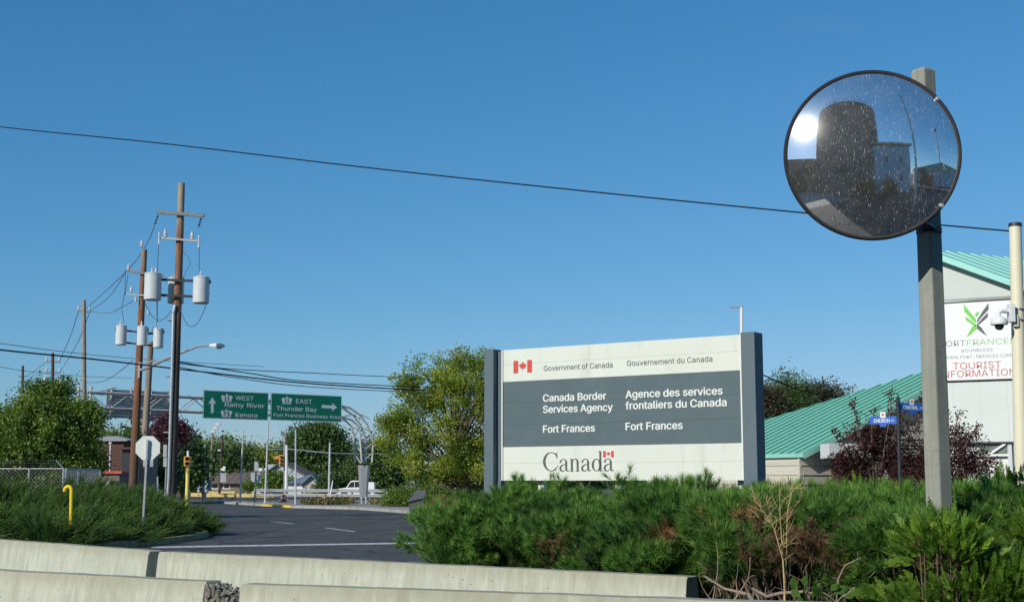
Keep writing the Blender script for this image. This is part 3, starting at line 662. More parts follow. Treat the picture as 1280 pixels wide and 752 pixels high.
# ------------------------------------------------------------------ convex mirror on its concrete post
MC = at(1090, 193, 9.6); az = R(8); mn = Vector((-math.sin(az), -math.cos(az), 0)); mu = Vector((math.cos(az), -math.sin(az), 0))
base = at(1172, 603, 9.92); base.z = 0
ang = R(32)
T = thing('concrete_post', 'chamfered grey concrete post that carries the round mirror, rising out of the hedge', 'post', base)
topz = at(1153, 90, 9.92).z; tx = at(1153.5, 84, 9.92).x - base.x
def octo(c, r_, rot=R(8)):
    out = []
    for k in range(4):
        a = rot + k * PI / 2
        for da in (-.08, .08): out.append(c + Vector((r_ * math.cos(a + PI / 4 + da), r_ * math.sin(a + PI / 4 + da), 0)))
    return out
m = MB(); rings = []
for t in [i / 14 for i in range(15)] + [1.004]:
    c = Vector((base.x + tx * t, base.y, topz * t)); r_ = .094 - .008 * t
    if t > 1: r_ -= .012
    rings.append(octo(c, r_, ang))
m.loft(rings); m.build('shaft', M['postc'], T, bevel=.006)
for py, px in ((345, 1160), (400, 1169), (466, 1176), (560, 1172), (612, 1175)):
    pass
# bolt holes down the post faces
fm = MB()
for t in [i / 9 for i in range(1, 9)]:
    for k in (2, 3):
        a = ang + PI / 4 + k * PI / 2 + PI / 4; c = Vector((base.x + tx * t, base.y, topz * t + (.1 if k == 2 else 0))); dr = Vector((math.cos(a), math.sin(a), 0)); r_ = (.094 - .008 * t) * .72
        fm.tube([c + dr * (r_ - .01), c + dr * (r_ + .0025)], .009, 8)
fm.build('bolt_hole', M['black'], T)
T = thing('convex_mirror', 'large round convex traffic mirror with a dark rim reflecting the silo and the sun', 'mirror', MC)
RS, rr = 1.5, .612
Sc = MC - mn * math.sqrt(RS * RS - rr * rr)
m = MB(); rings = []; amax = math.asin(rr / RS)
mz = Vector((0, 0, 1))
for i in range(1, 41):
    a = amax * i / 40; rings.append([Sc + mn * (RS * math.cos(a)) + (mu * math.cos(b) + mz * math.sin(b)) * (RS * math.sin(a)) for b in [2 * PI * j / 128 for j in range(128)]])
vs = [Sc + mn * RS] + [q for r_ in rings for q in r_]
fs = [(0, 1 + j, 1 + (j + 1) % 128) for j in range(128)] + [(1 + i * 128 + j, 1 + (i + 1) * 128 + j, 1 + (i + 1) * 128 + (j + 1) % 128, 1 + i * 128 + (j + 1) % 128) for i in range(39) for j in range(128)]
m.add(vs, fs); m.build('mirror_face', M['mirror'], T, smooth='all')
Mz = Matrix((mu, mz, mn)).transposed()
m = MB(); m.lathe([(rr - .012, .0), (rr - .006, .013), (rr + .006, .014), (rr + .014, .006), (rr + .016, -.02), (rr + .004, -.034), (.3, -.05), (.001, -.055)], MC, 128, Mz); m.build('rim', M['black'], T, smooth=True)
pc = Vector((base.x + tx * .88, base.y, 0))
for sgn in (1, -1):
    z = MC.z + sgn * .44; e = MC + mu * .34 + mz * sgn * .5 - mn * .03
    pz = Vector((base.x + tx * (e.z / topz), base.y, e.z)); m = MB()
    m.bar(e, Vector((pz.x, pz.y - .1, pz.z)), .05, .012); m.lathe([(.089, -.02), (.093, -.02), (.093, .02), (.089, .02)], pz, 16)
    br = m.build('bracket', M['dark'], T)
    m = MB(); m.lathe([(.001, .012), (.014, .01), (.016, 0)], MC + (mu * .60 + mz * sgn * .5).normalized() * .612 + mn * .008, 10, Mz); m.build('bolt', M['galv'], br)

# ------------------------------------------------------------------ white pole with the dome camera
WP = at(1275, 603, 20); WP.z = 0; wt = at(1269, 283, 20)
T = thing('camera_pole', 'cream painted round steel pole at the right edge of the photo', 'pole', WP)
m = MB(); m.tube([WP, wt], [.112, .088], 24); m.build('shaft', M['creamp'], T, smooth=True)
m = MB(); m.tube([wt, wt + Vector((0, 0, .05))], [.1, .095], 24); m.build('cap', M['dark'], T, smooth=True)
pp = at(1264, 603, 20); 
hp = wt.lerp(WP, .27); m = MB(); m.box((hp.x - .105, hp.y - .13, hp.z - .09), (hp.x - .03, hp.y - .06, hp.z + .09)); m.build('hand_hole_cover', M['creamp'], T, bevel=.01)
cc = at(1249, 404, 19.85); ph = at(1273.5, 400, 20)
T = thing('security_camera', 'white dome security camera on an arm bracket fixed to the cream pole', 'camera', cc)
m = MB(); m.lathe([(.001, .115), (.03, .112), (.05, .095), (.105, .07), (.122, .04), (.124, -.01), (.12, -.02), (.06, -.024)], cc, 32); m.build('housing', M['whitem'], T, smooth=True)
m = MB(); m.lathe([(.066, -.02), (.064, -.055), (.05, -.082), (.028, -.097), (.001, -.1)], cc, 24); m.build('dome_glass', M['darkglass'], T, smooth='all')
m = MB(); m.tube([cc + Vector((0, 0, .1)), cc + Vector((.0, 0, .16)), cc + Vector((.04, .0, .185)), cc + Vector((.17, .03, .18))], [.03, .032, .032, .036], 12)
q = cc + Vector((.16, .03, .17)); m.box((q.x - .0, q.y - .06, q.z - .15), (q.x + .075, q.y + .08, q.z + .12)); m.build('arm_bracket', M['whitem'], T, bevel=.006)
for dz in (-.1, .06):
    m = MB(); m.lathe([(.105, dz - .012), (.113, dz - .012), (.113, dz + .012), (.105, dz + .012)], (ph.x + .005, ph.y, q.z), 20); m.build('clamp', M['galv'], T)
    m = MB(); m.tube([Vector((ph.x - .02, ph.y - .115, q.z + dz)), Vector((ph.x + .12, ph.y - .12, q.z + dz))], .012, 8); m.build('bolt', M['galvd'], T)

# ------------------------------------------------------------------ utility poles
def pole(name, label, cat, xt, yt, xb, Y, rt_, rb, mt, group=None, yb=603, partname='shaft', n=14):
    b0 = at(xb, 603, Y); top = at(xt, yt, Y)
    # carry the lean seen above the horizon down to the ground
    base_ = Vector((b0.x, Y, 0)); T = thing(name, label, cat, base_, group)
    m = MB(); k = 12; m.tube([base_.lerp(top, i / k) for i in range(k + 1)], [rb + (rt_ - rb) * i / k for i in range(k + 1)], n); m.build(partname, mt, T, smooth=True)
    return T, base_, top
UP_G = 'wooden utility poles along the street'
def can(T, c, r_, h, toward, label=None):
    """transformer can: c = centre of its base, toward = direction of the pole"""
    m = MB(); m.lathe([(.001, 0), (r_ * .93, 0), (r_, .02), (r_, h * .93), (r_ * 1.03, h * .935), (r_ * 1.03, h * .965), (r_ * .8, h), (.001, h * 1.01)], c, 24)
    o = m.build('transformer', M['can'], T, label, smooth=True)
    m = MB(); b = Vector(c) + Vector((0, 0, h)); m.lathe([(.035, -.01), (.05, .02), (.03, .05), (.045, .08), (.025, .11), (.035, .14), (.012, .2), (.001, .21)], b + Vector((-.04, -.03, 0)), 10)
    m.build('bushing', M['porc'], o, smooth=True)
    t = Vector(toward); m = MB(); s = Vector((-t.y, t.x, 0))
    m.bar(Vector(c) - t * r_ * 1.0 + Vector((0, 0, h * .8)), Vector(c) - t * r_ * 1.15 + Vector((0, 0, h * .8)), .05, .14); m.build('lug', M['dark'], o)
    return o
def insul(T, p, s=1):
    m = MB(); m.lathe([(.02 * s, 0), (.05 * s, .03 * s), (.03 * s, .07 * s), (.05 * s, .1 * s), (.03 * s, .15 * s), (.04 * s, .19 * s), (.001, .22 * s)], p, 8); return m.build('insulator', M['porc'], T, smooth=True)
def susp(T, p, q):
    m = MB(); p = Vector(p); q = Vector(q); m.tube([p, q], .012, 5)
    for t in (.25, .5, .75):
        c = p.lerp(q, t); m.lathe([(.001, .03), (.05, 0), (.05, -.02), (.001, -.04)], c, 8)
    return m.build('insulator_string', M['dark'], T)
Y1 = 50
T, pb, ptp = pole('utility_pole', 'tallest brown utility pole carrying two transformers, with a silver pipe up its left side', 'utility pole', 227, 229, 214.5, Y1, .125, .185, M['pole1'], UP_G)
def P1(x, y, dY=0): return at(x, y, Y1 + dY)
m = MB(); m.bar(P1(197, 265, -.15), P1(255.5, 269.5, -.25), .1, .12); m.build('crossarm', M['arm'], T)
m = MB(); m.bar(P1(199, 297, -.2), P1(250, 301.5, -.25), .07, .07); m.build('crossarm', M['galvd'], T)
for x, y in ((206.5, 297), (240, 300)): insul(T, P1(x, y, -.22), 1.5)
for x, y in ((199, 298), (248.5, 302)):
    m = MB(); c = P1(x, y, -.25); m.tube([c + Vector((0, 0, -.22)), c + Vector((0, 0, -.1)), c + Vector((0, 0, .1)), c + Vector((0, 0, .22))], [.045, .03, .03, .045], 8); m.build('fuse_cutout', M['porc'], T, smooth=True)
susp(T, P1(198, 267, -.15), P1(193, 282, .3)); susp(T, P1(252, 270, -.2), P1(248, 285, .3))
c1, c2 = P1(190.5, 375, -.35), P1(251, 379, -.35)
can(T, c1, .31, 1.02, (1, 0, 0)); can(T, c2, .3, 1.0, (-1, 0, 0)); can(T, P1(219.5, 379, .5), .3, .98, (0, -1, 0))
for dz in (.78, .2):
    m = MB(); z = c1.z + dz; m.bar(Vector((c1.x + .28, c1.y + .1, z)), Vector((c2.x - .28, c2.y + .1, z - .05)), .07, .09); m.build('bracket', M['dark'], T)
m = MB(); cdt = [P1(x, y, -.19) for x, y in ((219, 381), (217, 390), (215.6, 450), (213.6, 515), (211, 600))]; cdt.append(Vector((cdt[-1].x - .06, cdt[-1].y, 0)))
m.tube(cdt, .058, 10); m.build('conduit', M['galv'], T, smooth=True)
for y in (400, 470, 540):
    m = MB(); c = P1(215.5 - (y - 400) * .032, y); m.lathe([(.19, -.02), (.2, -.02), (.2, .02), (.19, .02)], c, 14); m.build('strap', M['galvd'], T)
def cable(pts, r_=.012, n=4): m = MB(); m.tube(pts, r_, n); return m
def sagpts(a, b, sag, n=14):
    a, b = Vector(a), Vector(b); return [a.lerp(b, i / n) - Vector((0, 0, sag * 4 * (i / n) * (1 - i / n))) for i in range(n + 1)]
leadpaths = [[P1(198.5, 302, -.25), P1(197, 330, -.3), P1(196.5, 353, -.35)], [P1(249, 305, -.25), P1(249, 330, -.3), P1(249, 354, -.35)],
             [P1(227, 313, 0), P1(236, 322, -.1), P1(238, 330, -.2), P1(233, 338, -.2), P1(228, 350, 0)], sagpts(P1(181, 378, -.3), P1(214, 388, -.3), .5), sagpts(P1(262, 366, -.3), P1(224, 382, -.3), 1.0),
             [P1(196, 376, -.2), P1(196, 405, -.1), P1(197, 412, 6)]]
for q in leadpaths: cable(q, .013).build('lead_wire', M['wirel'], T)

Y2 = 56
T, pb2, pt2 = pole('utility_pole', 'orange-brown utility pole with three small transformers, behind the stop sign', 'utility pole', 180.5, 312, 166, Y2, .115, .19, M['pole2'], UP_G)
def P2(x, y, dY=0): return at(x, y, Y2 + dY)
insul(T, P2(177, 309, 0), 1.4)
m = MB(); m.bar(P2(157, 338, -.15), P2(204, 345, -.2), .09, .1); m.build('crossarm', M['arm'], T)
m = MB(); m.bar(P2(156, 367, -.15), P2(198, 371, -.2), .06, .06); m.build('crossarm', M['galvd'], T)
for x, y in ((160.5, 338), (164, 366), (195, 343)): insul(T, P2(x, y, -.18), 1.3)
for x, y, k in ((151, 431, 13.5), (177.5, 432, 13), (197.5, 434.5, 12.5)):
    can(T, P2(x, y, -.45 if k == 13 else -.25), k / 1700 * Y2 / 2, .82, (1 if x < 170 else -1, 0, 0))
for y in (413, 428):
    m = MB(); m.bar(P2(157, y, -.1), P2(193, y + 4, -.1), .06, .07); m.build('bracket', M['dark'], T)
insul(T, P2(169.5, 378, -.2), 1.2); insul(T, P2(185, 394, -.2), 1.2)
for q in ([P2(157, 341, -.2), P2(156, 365, -.2), P2(152, 385, -.2), P2(155, 404, -.25)], [P2(196, 345, -.2), P2(197, 372, -.2), P2(197, 406, -.25)], sagpts(P2(156, 367, -.2), P2(160, 343, -.2), .1), sagpts(P2(183, 410, -.2), P2(192, 408, -.2), .3)):
    cable(q, .013).build('lead_wire', M['wirel'], T)
T, pb3, pt3 = pole('utility_pole', 'short grey utility pole just right of the orange-brown one, its cut top below the transformers', 'utility pole', 188.5, 427, 176.5, 57.5, .125, .17, M['woodg'], UP_G)
T, pb4, pt4 = pole('utility_pole', 'slim pale utility pole rising behind the right edge of the left leafy tree', 'utility pole', 105, 375, 107, 82, .11, .15, M['woodg'], UP_G)
m = MB(); m.bar(at(97, 388, 82), at(113, 390, 82), .08, .1); m.build('crossarm', M['arm'], T)
for x in (98, 112): insul(T, at(x, 388, 82), 1.4)
T, pb5, pt5 = pole('utility_pole', 'distant utility pole with crossarms and transformers above the left tree', 'utility pole', 66, 441, 66, 112, .12, .17, M['wooddk'], UP_G)
for y, hw in ((452, 9), (465, 9)):
    m = MB(); m.bar(at(66 - hw, y, 112), at(66 + hw, y, 112), .09, .12); m.build('crossarm', M['arm'], T)
    for s_ in (-1, 1): insul(T, at(66 + s_ * hw * .9, y, 112), 2)
for x in (57, 75): can(T, at(x, 485, 111.8), .3, .9, (1, 0, 0))
T, pb6, pt6 = pole('utility_pole', 'farthest utility pole, at the far left of the photo', 'utility pole', 28.5, 457, 28, 135, .12, .17, M['wooddk'], UP_G)
for y in (470, 477):
    m = MB(); m.bar(at(23, y, 135), at(34, y, 135), .09, .12); m.build('crossarm', M['arm'], T)
# street lamp on its long arm (fixed to the orange-brown pole)
LA = [at(x, y, Y2 - dy) for x, y, dy in ((174, 463, .1), (188, 458, .8), (204, 450, 1.4), (220, 443.5, 2), (236, 437, 2.6), (248, 432.5, 3), (262, 431.5, 3.4))]
T = thing('street_lamp', 'cobra-head street lamp on a long rising arm beside the tallest pole', 'street lamp', LA[0])
m = MB(); m.tube(LA, [.06, .06, .055, .05, .045, .04, .04], 10); m.bar(LA[1] + Vector((0, 0, .25)), LA[2], .03); m.build('arm', M['galvd'], T, smooth=True)
m = MB(); m.bar(LA[0] + Vector((.0, 0, .35)), LA[0] - Vector((0, 0, .3)), .12, .08); m.bar(LA[0] + Vector((0, 0, .3)), LA[2], .03); m.build('mounting_plate', M['galvd'], T)
hl = [LA[-1], at(281, 432, Y2 - 4)]
m = MB(); d = hl[1] - hl[0]
m.loft([[hl[0] + d * t + Vector((0, a * w_, b * h_)) for a, b in ((-1, 0), (-.8, .7), (0, 1), (.8, .7), (1, 0), (.7, -.8), (-.7, -.8))] for t, w_, h_ in ((0, .06, .05), (.2, .12, .08), (.5, .17, .1), (.85, .16, .08), (1, .07, .03))]); m.build('lamp_head', M['whitem'], T, smooth=True)
m = MB(); c = hl[0] + d * .62; m.lathe([(.001, -.13), (.08, -.12), (.13, -.07), (.13, -.04)], c, 12); m.build('lens', M['porc'], T, smooth='all')

# ------------------------------------------------------------------ overhead wires
def wire(label, pts, r_, mt='wire', sag=0, group='overhead wires'):
    if len(pts) == 2: q = sagpts(at(*pts[0]), at(*pts[1]), sag, 28)
    else:
        raw = [at(*p) for p in pts]; q = []
        for i in range(len(raw) - 1):
            a = raw[max(i - 1, 0)]; b = raw[i]; c = raw[i + 1]; d = raw[min(i + 2, len(raw) - 1)]
            for k in range(8):
                t = k / 8; q.append(.5 * ((2 * b) + (c - a) * t + (2 * a - 5 * b + 4 * c - d) * t * t + (3 * b - a - 3 * c + d) * t ** 3))
        q.append(raw[-1])
    m = MB(); m.tube(q, r_, 6); o = m.build('overhead_wire', M[mt]); return tag(o, label, 'wire', group)
wire('long black wire crossing the whole sky from the upper left to behind the round mirror', [(-160, 137, 35), (0, 158.5, 30.5), (200, 179, 27.5), (450, 208.5, 25), (700, 235.5, 23), (1000, 265.5, 21.2), (1266, 289, 20.1)], .0125)
wire('thick black wire running from the left edge past the poles to the entry sign', [(-120, 421, 42), (0, 437, 46), (120, 449, 50), (250, 464, 54), (400, 480, 58), (612, 490.5, 64), (800, 492, 70)], .030)
wire('second black wire from the tallest pole toward the yellow-green tree', [(223, 452, 50), (310, 466, 53), (400, 477.5, 57), (612, 486, 64), (800, 487, 70)], .022)
wire('thin grey wire highest of those right of the tallest pole', [(223, 454, 50), (290, 461, 56), (380, 465.5, 62), (520, 471.5, 72), (700, 474, 85)], .02, 'wirel')
wire('lowest thin wire running just above the green highway signs', [(222, 458, 50), (290, 471, 53), (400, 484, 58), (612, 493, 64), (800, 496, 70)], .018, 'wirel')
wire('thin wire from the tallest crossarm down to the left end of the second pole', [(193, 283, 50.3), (181, 309, 56), (156, 341, 58), (105, 388, 82)], .016, 'wirel', group='thin pole-to-pole wires')
wire('thin wire sagging from the second pole to the slim pale pole', [(157, 338, 56), (150, 352, 60), (135, 372, 70), (112, 389, 82)], .016, 'wirel', group='thin pole-to-pole wires')
wire('thin wire hanging low between the slim pale pole and the three small transformers', [(112, 389, 82), (135, 391, 72), (152, 384, 64), (166, 376, 57)], .016, 'wirel', group='thin pole-to-pole wires')
wire('thin wire from the slim pale pole down toward the far poles at left', [(98, 389, 82), (88, 420, 92), (74, 452, 112)], .022, 'wirel', group='thin pole-to-pole wires')
wire('second thin wire from the slim pale pole down to the pole above the left tree', [(112, 390, 82), (97, 428, 95), (75, 465, 112)], .022, 'wirel', group='thin pole-to-pole wires')
wire('faint wire between the two farthest poles at left', [(58, 452, 112), (45, 462, 122), (33, 470, 135)], .022, 'wirel', group='thin pole-to-pole wires')
wire('faint wire from the left edge behind the far poles', [(-60, 446, 100), (28, 463, 110), (105, 470, 120), (165, 472, 130)], .022, 'wirel', group='thin pole-to-pole wires')
wire('thin wire swooping up to the orange-brown pole from behind the left tree', [(108, 478, 82), (130, 476, 76), (152, 462, 66), (166, 450, 57)], .018, 'wirel', group='thin pole-to-pole wires')
wire('thin wire at upper left passing behind the slim pale pole', [(-60, 420, 70), (60, 437, 76), (170, 448, 84), (330, 458, 100)], .018, 'wirel', group='thin pole-to-pole wires')
wire('short wire seen between the entry sign and the pines at right', [(940, 463, 60), (960, 471, 62), (1000, 487, 66), (1060, 500, 72)], .03)
wire('faint wire low across the sky over the far street', [(200, 546, 120), (300, 553, 125), (420, 566, 130), (520, 566, 135)], .02, 'whitem', group='far street wires')
wire('pale wire in front of the big dark tree across the street', [(335, 561, 160), (372, 562, 162), (415, 566, 164), (500, 567, 170)], .035, 'whitem', group='far street wires')

# ------------------------------------------------------------------ highway gantry
GR = Vector((gx(455, 100), 100, 0)); gd = Vector((-10, -8, 0)).normalized(); gn = Vector((gd.y, -gd.x, 0)); 
if gn.y > 0: gn = -gn
def gp(x, off=0):
    """parameter along the gantry seen at picture column x"""
    k = (x - 640) / F; t = (k * GR.y - GR.x) / (gd.x - k * gd.y); return t
def gz(x, y): t = gp(x); return zz(y, GR.y + gd.y * t)
T = thing('sign_gantry', 'arched steel truss gantry spanning the road and carrying the highway signs', 'gantry', GR)
tL = gp(106); DP = .9
ztop = gz(254, 498); zbot = gz(254, 516)
def chord(z0, side, tA=1.8): 
    off = gn * (side * DP / 2); return GR + off, z0
for nm, zc in (('t', ztop), ('b', zbot)):
    for side in (-1, 1):
        o_ = gn * (side * DP / 2); m = MB()
        if nm == 't': # outer arch: down to the outer leg
            pts = [GR + o_ + gd * t + Vector((0, 0, z)) for t, z in ((tL, ztop + .1), (6, ztop), (3.0, ztop - .05), (1.6, ztop - .25), (.7, ztop - .75), (.05, ztop - 1.5), (-.35, ztop - 2.4), (-.45, 4.4), (-.38, 3.0))]
        else:
            pts = [GR + o_ + gd * t + Vector((0, 0, z)) for t, z in ((tL, zbot + .1), (6, zbot), (2.2, zbot), (1.4, zbot - .15), (.85, zbot - .6), (.68, zbot - 1.2), (.62, 4.2), (.5, 3.0))]
        m.tube(pts, .075, 8); m.build('chord', M['truss'], T, smooth=True)
diag = []
def cz(t, up):
    prof = [(tL, ztop), (6, ztop), (3.0, ztop - .05), (1.6, ztop - .25), (.7, ztop - .75)] if up else [(tL, zbot), (6, zbot), (2.2, zbot), (1.4, zbot - .15), (.85, zbot - .6)]
    for (a, za), (b, zb2) in zip(prof, prof[1:]):
        if b <= t <= a: return za + (zb2 - za) * (a - t) / (a - b)
    return prof[0][1] if t > prof[0][0] else prof[-1][1]
t = .9; k = 0
while t < tL - .5:
    t2 = t + 1.25
    for side in (-1, 1):
        o_ = gn * (side * DP / 2); m = MB(); u_ = k % 2 == 0
        m.tube([GR + o_ + gd * t + Vector((0, 0, cz(t, u_))), GR + o_ + gd * t2 + Vector((0, 0, cz(t2, not u_)))], .035, 6); m.build('brace', M['truss'], T)
    m = MB(); m.tube([GR - gn * DP / 2 + gd * t + Vector((0, 0, cz(t, True))), GR + gn * DP / 2 + gd * t2 + Vector((0, 0, cz(t2, True)))], .03, 6); m.build('brace', M['truss'], T); m = MB(); m.tube([GR - gn * DP / 2 + gd * t + Vector((0, 0, cz(t, False))), GR + gn * DP / 2 + gd * t2 + Vector((0, 0, cz(t2, False)))], .03, 6); m.build('brace', M['truss'], T)
    t = t2; k += 1
for a, b in ((ztop - .4, ztop - 1.3), (ztop - 1.3, ztop - 2.3), (ztop - 2.3, 4.4), (4.4, 3.7), (3.7, 2.9)):
    for side in (-1, 1):
        o_ = gn * (side * DP / 2); m = MB()
        xa = -.45 if a < ztop - 1.9 else (.0 if a < ztop - 1 else .5); xb = -.42 if b < ztop - 1.9 else -.1
        m.tube([GR + o_ + gd * .66 + Vector((0, 0, a - .3)), GR + o_ + gd * xb + Vector((0, 0, b + .3))], .035, 6); m.build('brace', M['truss'], T); m = MB(); m.tube([GR + o_ + gd * xa + Vector((0, 0, a)), GR + o_ + gd * .6 + Vector((0, 0, b))], .035, 6); m.build('brace', M['truss'], T)
    m = MB(); m.tube([GR - gn * DP / 2 + gd * .6 + Vector((0, 0, a)), GR + gn * DP / 2 + gd * .6 + Vector((0, 0, b))], .03, 6); m.build('brace', M['truss'], T)
m = MB(); zA = zz(581, 100); 
m.loft([[GR + gd * (a * k2 + .02) + gn * b * k2 + Vector((0, 0, z)) for a, b in ((.40, .25), (.0, .5), (-.36, .25), (-.36, -.2), (.40, -.2))] for z, k2 in ((.35, .62), (zA, 1))]); m.build('base_cladding', M['galv'], T, 'grey folded steel cladding round the leg')
for a, b in ((.35, .25), (-.33, .25), (0, -.2), (.05, .4)):
    m = MB(); m.tube([GR + gd * a + gn * b, GR + gd * a + gn * b + Vector((0, 0, .5))], .05, 8); m.build('foot', M['truss'], T)
# left leg of the gantry, mostly behind the leafy tree
for a in (-.4, .4):
    m = MB(); c = GR + gd * (tL + a) ; m.tube([c, c + Vector((0, 0, ztop + .5))], .09, 8); m.build('leg', M['truss'], T)
m = MB(); m.tube([GR + gd * (tL + .4) + Vector((0, 0, ztop + .2)), at(120, 490, 87.5), at(134, 487, 88), at(145, 484, 88.6)], .05, 6); m.build('brace', M['truss'], T)

def gsign(label, x0, yt0, yb0, x1, yt1, yb1, off=.55):
    Bq = GR + gn * off
    def pnt(x, y):
        k = (x - 640) / F; t = (k * Bq.y - Bq.x) / (gd.x - k * gd.y); p = Bq + gd * t; p.z = zz(y, p.y); return p
    a, b = pnt(x0, yb0), pnt(x1, yb1); za = pnt(x0, yt0).z; zb_ = (a.z + b.z) / 2; zt_ = (za + pnt(x1, yt1).z) / 2; a.z = b.z = zb_
    return a, b, zt_ - zb_
def hsign(name, label, x0, yt0, yb0, x1, yt1, yb1):
    a, b, h = gsign(label, x0, yt0, yb0, x1, yt1, yb1); u_ = (b - a).normalized(); T = thing(name, label, 'road sign', (a + b) / 2, 'green highway signs')
    w_ = (b - a).length; P_ = Plane(a, u_, gn); m = MB(); m.prism([(0, 0), (w_, 0), (w_, h), (0, h)], a - gn * .06, u_, Vector((0, 0, 1)), gn, .06); m.build('panel', M['green'], T)
    bw = .05; rect = lambda a, b, c, d: [(a, c), (b, c), (b, d), (a, d)]
    flat(P_, [rect(0, w_, 0, bw), rect(0, w_, h - bw, h), rect(0, bw, bw, h - bw), rect(w_ - bw, w_, bw, h - bw)], M['letw'], T, 'border', .004)
    return T, P_, w_, h
def shield(P_, T, x0, x1, yt, yb, num):
    ua, va = P_.uv(x0, yt); ub, vb = P_.uv(x1, yb); c = (ua + ub) / 2; w_ = (ub - ua) / 2; h = va - vb
    p = [(-.82, 0), (.82, 0), (.78, .25), (1, .55), (.95, .8), (.7, .86), (.45, .8), (.2, .86), (.13, 1.0), (.06, .95), (.06, 1.12), (-.06, 1.12), (-.06, .95), (-.13, 1.0), (-.2, .86), (-.45, .8), (-.7, .86), (-.95, .8), (-1, .55), (-.78, .25)]
    flat(P_, [[(c + a * w_, vb + b * h * .92) for a, b in p]], M['letw'], T, 'route_shield', .008)
    text(P_, num, c - w_ * (.55 if num != '11' else .42), vb + h * .14, w_ * (1.1 if num != '11' else .84), h * .5, M['letd'], T, .03, k=.013, name='route_number')
def arrow(P_, T, xa, ya, xb, yb, wpx):
    a = Vector(P_.uv(xa, ya)); b = Vector(P_.uv(xb, yb)); d = (b - a); L_ = d.length; d.normalize(); s = Vector((-d.y, d.x)); w_ = wpx / F * 95
    pts = [a + s * w_ * .22, a - s * w_ * .22, b - d * w_ * .85 - s * w_ * .22, b - d * w_ * .95 - s * w_ * .62, b, b - d * w_ * .95 + s * w_ * .62, b - d * w_ * .85 + s * w_ * .22]
    flat(P_, [[tuple(q) for q in pts]], M['letw'], T, 'arrow', .008)
T, P_, w_, h = hsign('highway_sign', 'left green highway sign with an up arrow for routes 11 west and 71', 254.6, 487.5, 522.8, 336, 490, 525)
arrow(P_, T, 265.3, 516, 265.3, 496, 8.5); shield(P_, T, 276.5, 290.5, 491.5, 502, '11'); shield(P_, T, 276, 290, 510.5, 521, '71')
tp = lambda *a, **k: textpx(P_, *a, k=.007, **k)
tp('WEST', 294.5, 317, 499.8, 500.3, 5.3, M['letw'], T, .012); tp('Rainy River', 281, 330.5, 508.2, 509.2, 5.3, M['letw'], T, .012); tp('Kenora', 294.3, 321.5, 520.8, 521.2, 5.3, M['letw'], T, .012)
T, P_, w_, h = hsign('highway_sign', 'right green highway sign with a right arrow for route 11 east', 339, 490.5, 525, 427.5, 494.5, 527.5)
arrow(P_, T, 402, 507.6, 421.5, 508.9, 8.5); shield(P_, T, 352, 365, 494.5, 505, '11')
tp('EAST', 370, 390, 503.8, 504.3, 5.3, M['letw'], T, .012); tp('Thunder Bay', 345.5, 396, 512.7, 514, 5.3, M['letw'], T, .012); tp('Fort Frances Business Area', 342, 425, 520.6, 522.9, 4.4, M['letw'], T, .010)
# sign seen from behind
a, b, h = gsign('', 144.5, 485.5, 521.5, 228, 487, 522.5, .7); u_ = (b - a).normalized(); a -= gn * 1.5; b -= gn * 1.5
T = thing('ribbed_road_sign', 'grey ribbed back of a big road sign on the gantry, behind the brown poles', 'road sign', (a + b) / 2); w_ = (b - a).length
n_ = 9
for i in range(n_):
    m = MB(); m.prism([(0, h * i / n_ + .004), (w_, h * i / n_ + .004), (w_, h * (i + 1) / n_ - .004), (0, h * (i + 1) / n_ - .004)], a, u_, Vector((0, 0, 1)), gn, .05)
    m.prism([(0, h * i / n_ + .1), (w_, h * i / n_ + .1), (w_, h * i / n_ + .14), (0, h * i / n_ + .14)], a + gn * .052, u_, Vector((0, 0, 1)), gn, .04); m.build('panel', M['alu'], T)
for t in (.06, .35, .65, .94):
    m = MB(); c = a + u_ * (w_ * t) + gn * .16; m.bar(c - Vector((0, 0, .1)), c + Vector((0, 0, h + .15)), .1, .12); m.build('bracket', M['galvd'], T)

# ------------------------------------------------------------------ stop sign, yellow pipe, signals, markers
c = at(184.4, 559.5, 35.4); SB = Vector((gx(180.2, 35.4), 35.4, .1))
T = thing('stop_sign', 'stop sign seen from its pale blank back on a perforated steel post', 'stop sign', SB)
r8 = 14.8 / F * 35.4 / math.cos(R(22.5)); m = MB(); pol = [(r8 * math.cos(R(22.5 + 45 * i)), r8 * math.sin(R(22.5 + 45 * i))) for i in range(8)]
sn = Vector((.12, -1, 0)).normalized(); su = Vector((1, .12, 0)).normalized()
m.prism(pol, c + Vector((0, .03, 0)), su, Vector((0, 0, 1)), sn, .004); m.build('octagon_plate', M['signback'], T)
ptop = at(184.9, 549, 35.4); ptop.y -= .02
m = MB(); m.bar(SB, ptop, .055, .05); sp_ = m.build('post', M['galv'], T)
m = MB(); 
for i in range(60):
    q = SB.lerp(ptop, (i + .5) / 60); m.box((q.x - .009, q.y - .027, q.z - .009), (q.x + .009, q.y - .0255, q.z + .009))
m.build('post_hole', M['black'], sp_)['kind'] = 'stuff'
m = MB(); q = at(184.9, 578.5, 35.4); m.box((q.x - .13, q.y + .02, q.z - .09), (q.x + .13, q.y + .026, q.z + .09)); m.build('small_plate', M['alu'], T)
for z in (.15, -.12):
    m = MB(); q = c + Vector((.01, -.05, z)); m.lathe([(.001, .01), (.018, .008), (.018, 0)], q, 8, Matrix.Rotation(R(90), 3, 'X')); m.build('bolt', M['galvd'], T)
YP = Vector((gx(91.2, 31.5), 31.5, .1)); T = thing('yellow_vent_pipe', 'bright yellow steel pipe with a hooked top standing among the junipers', 'pipe', YP)
tp_ = at(89.5, 612, 31.5); m = MB(); rr_ = .078
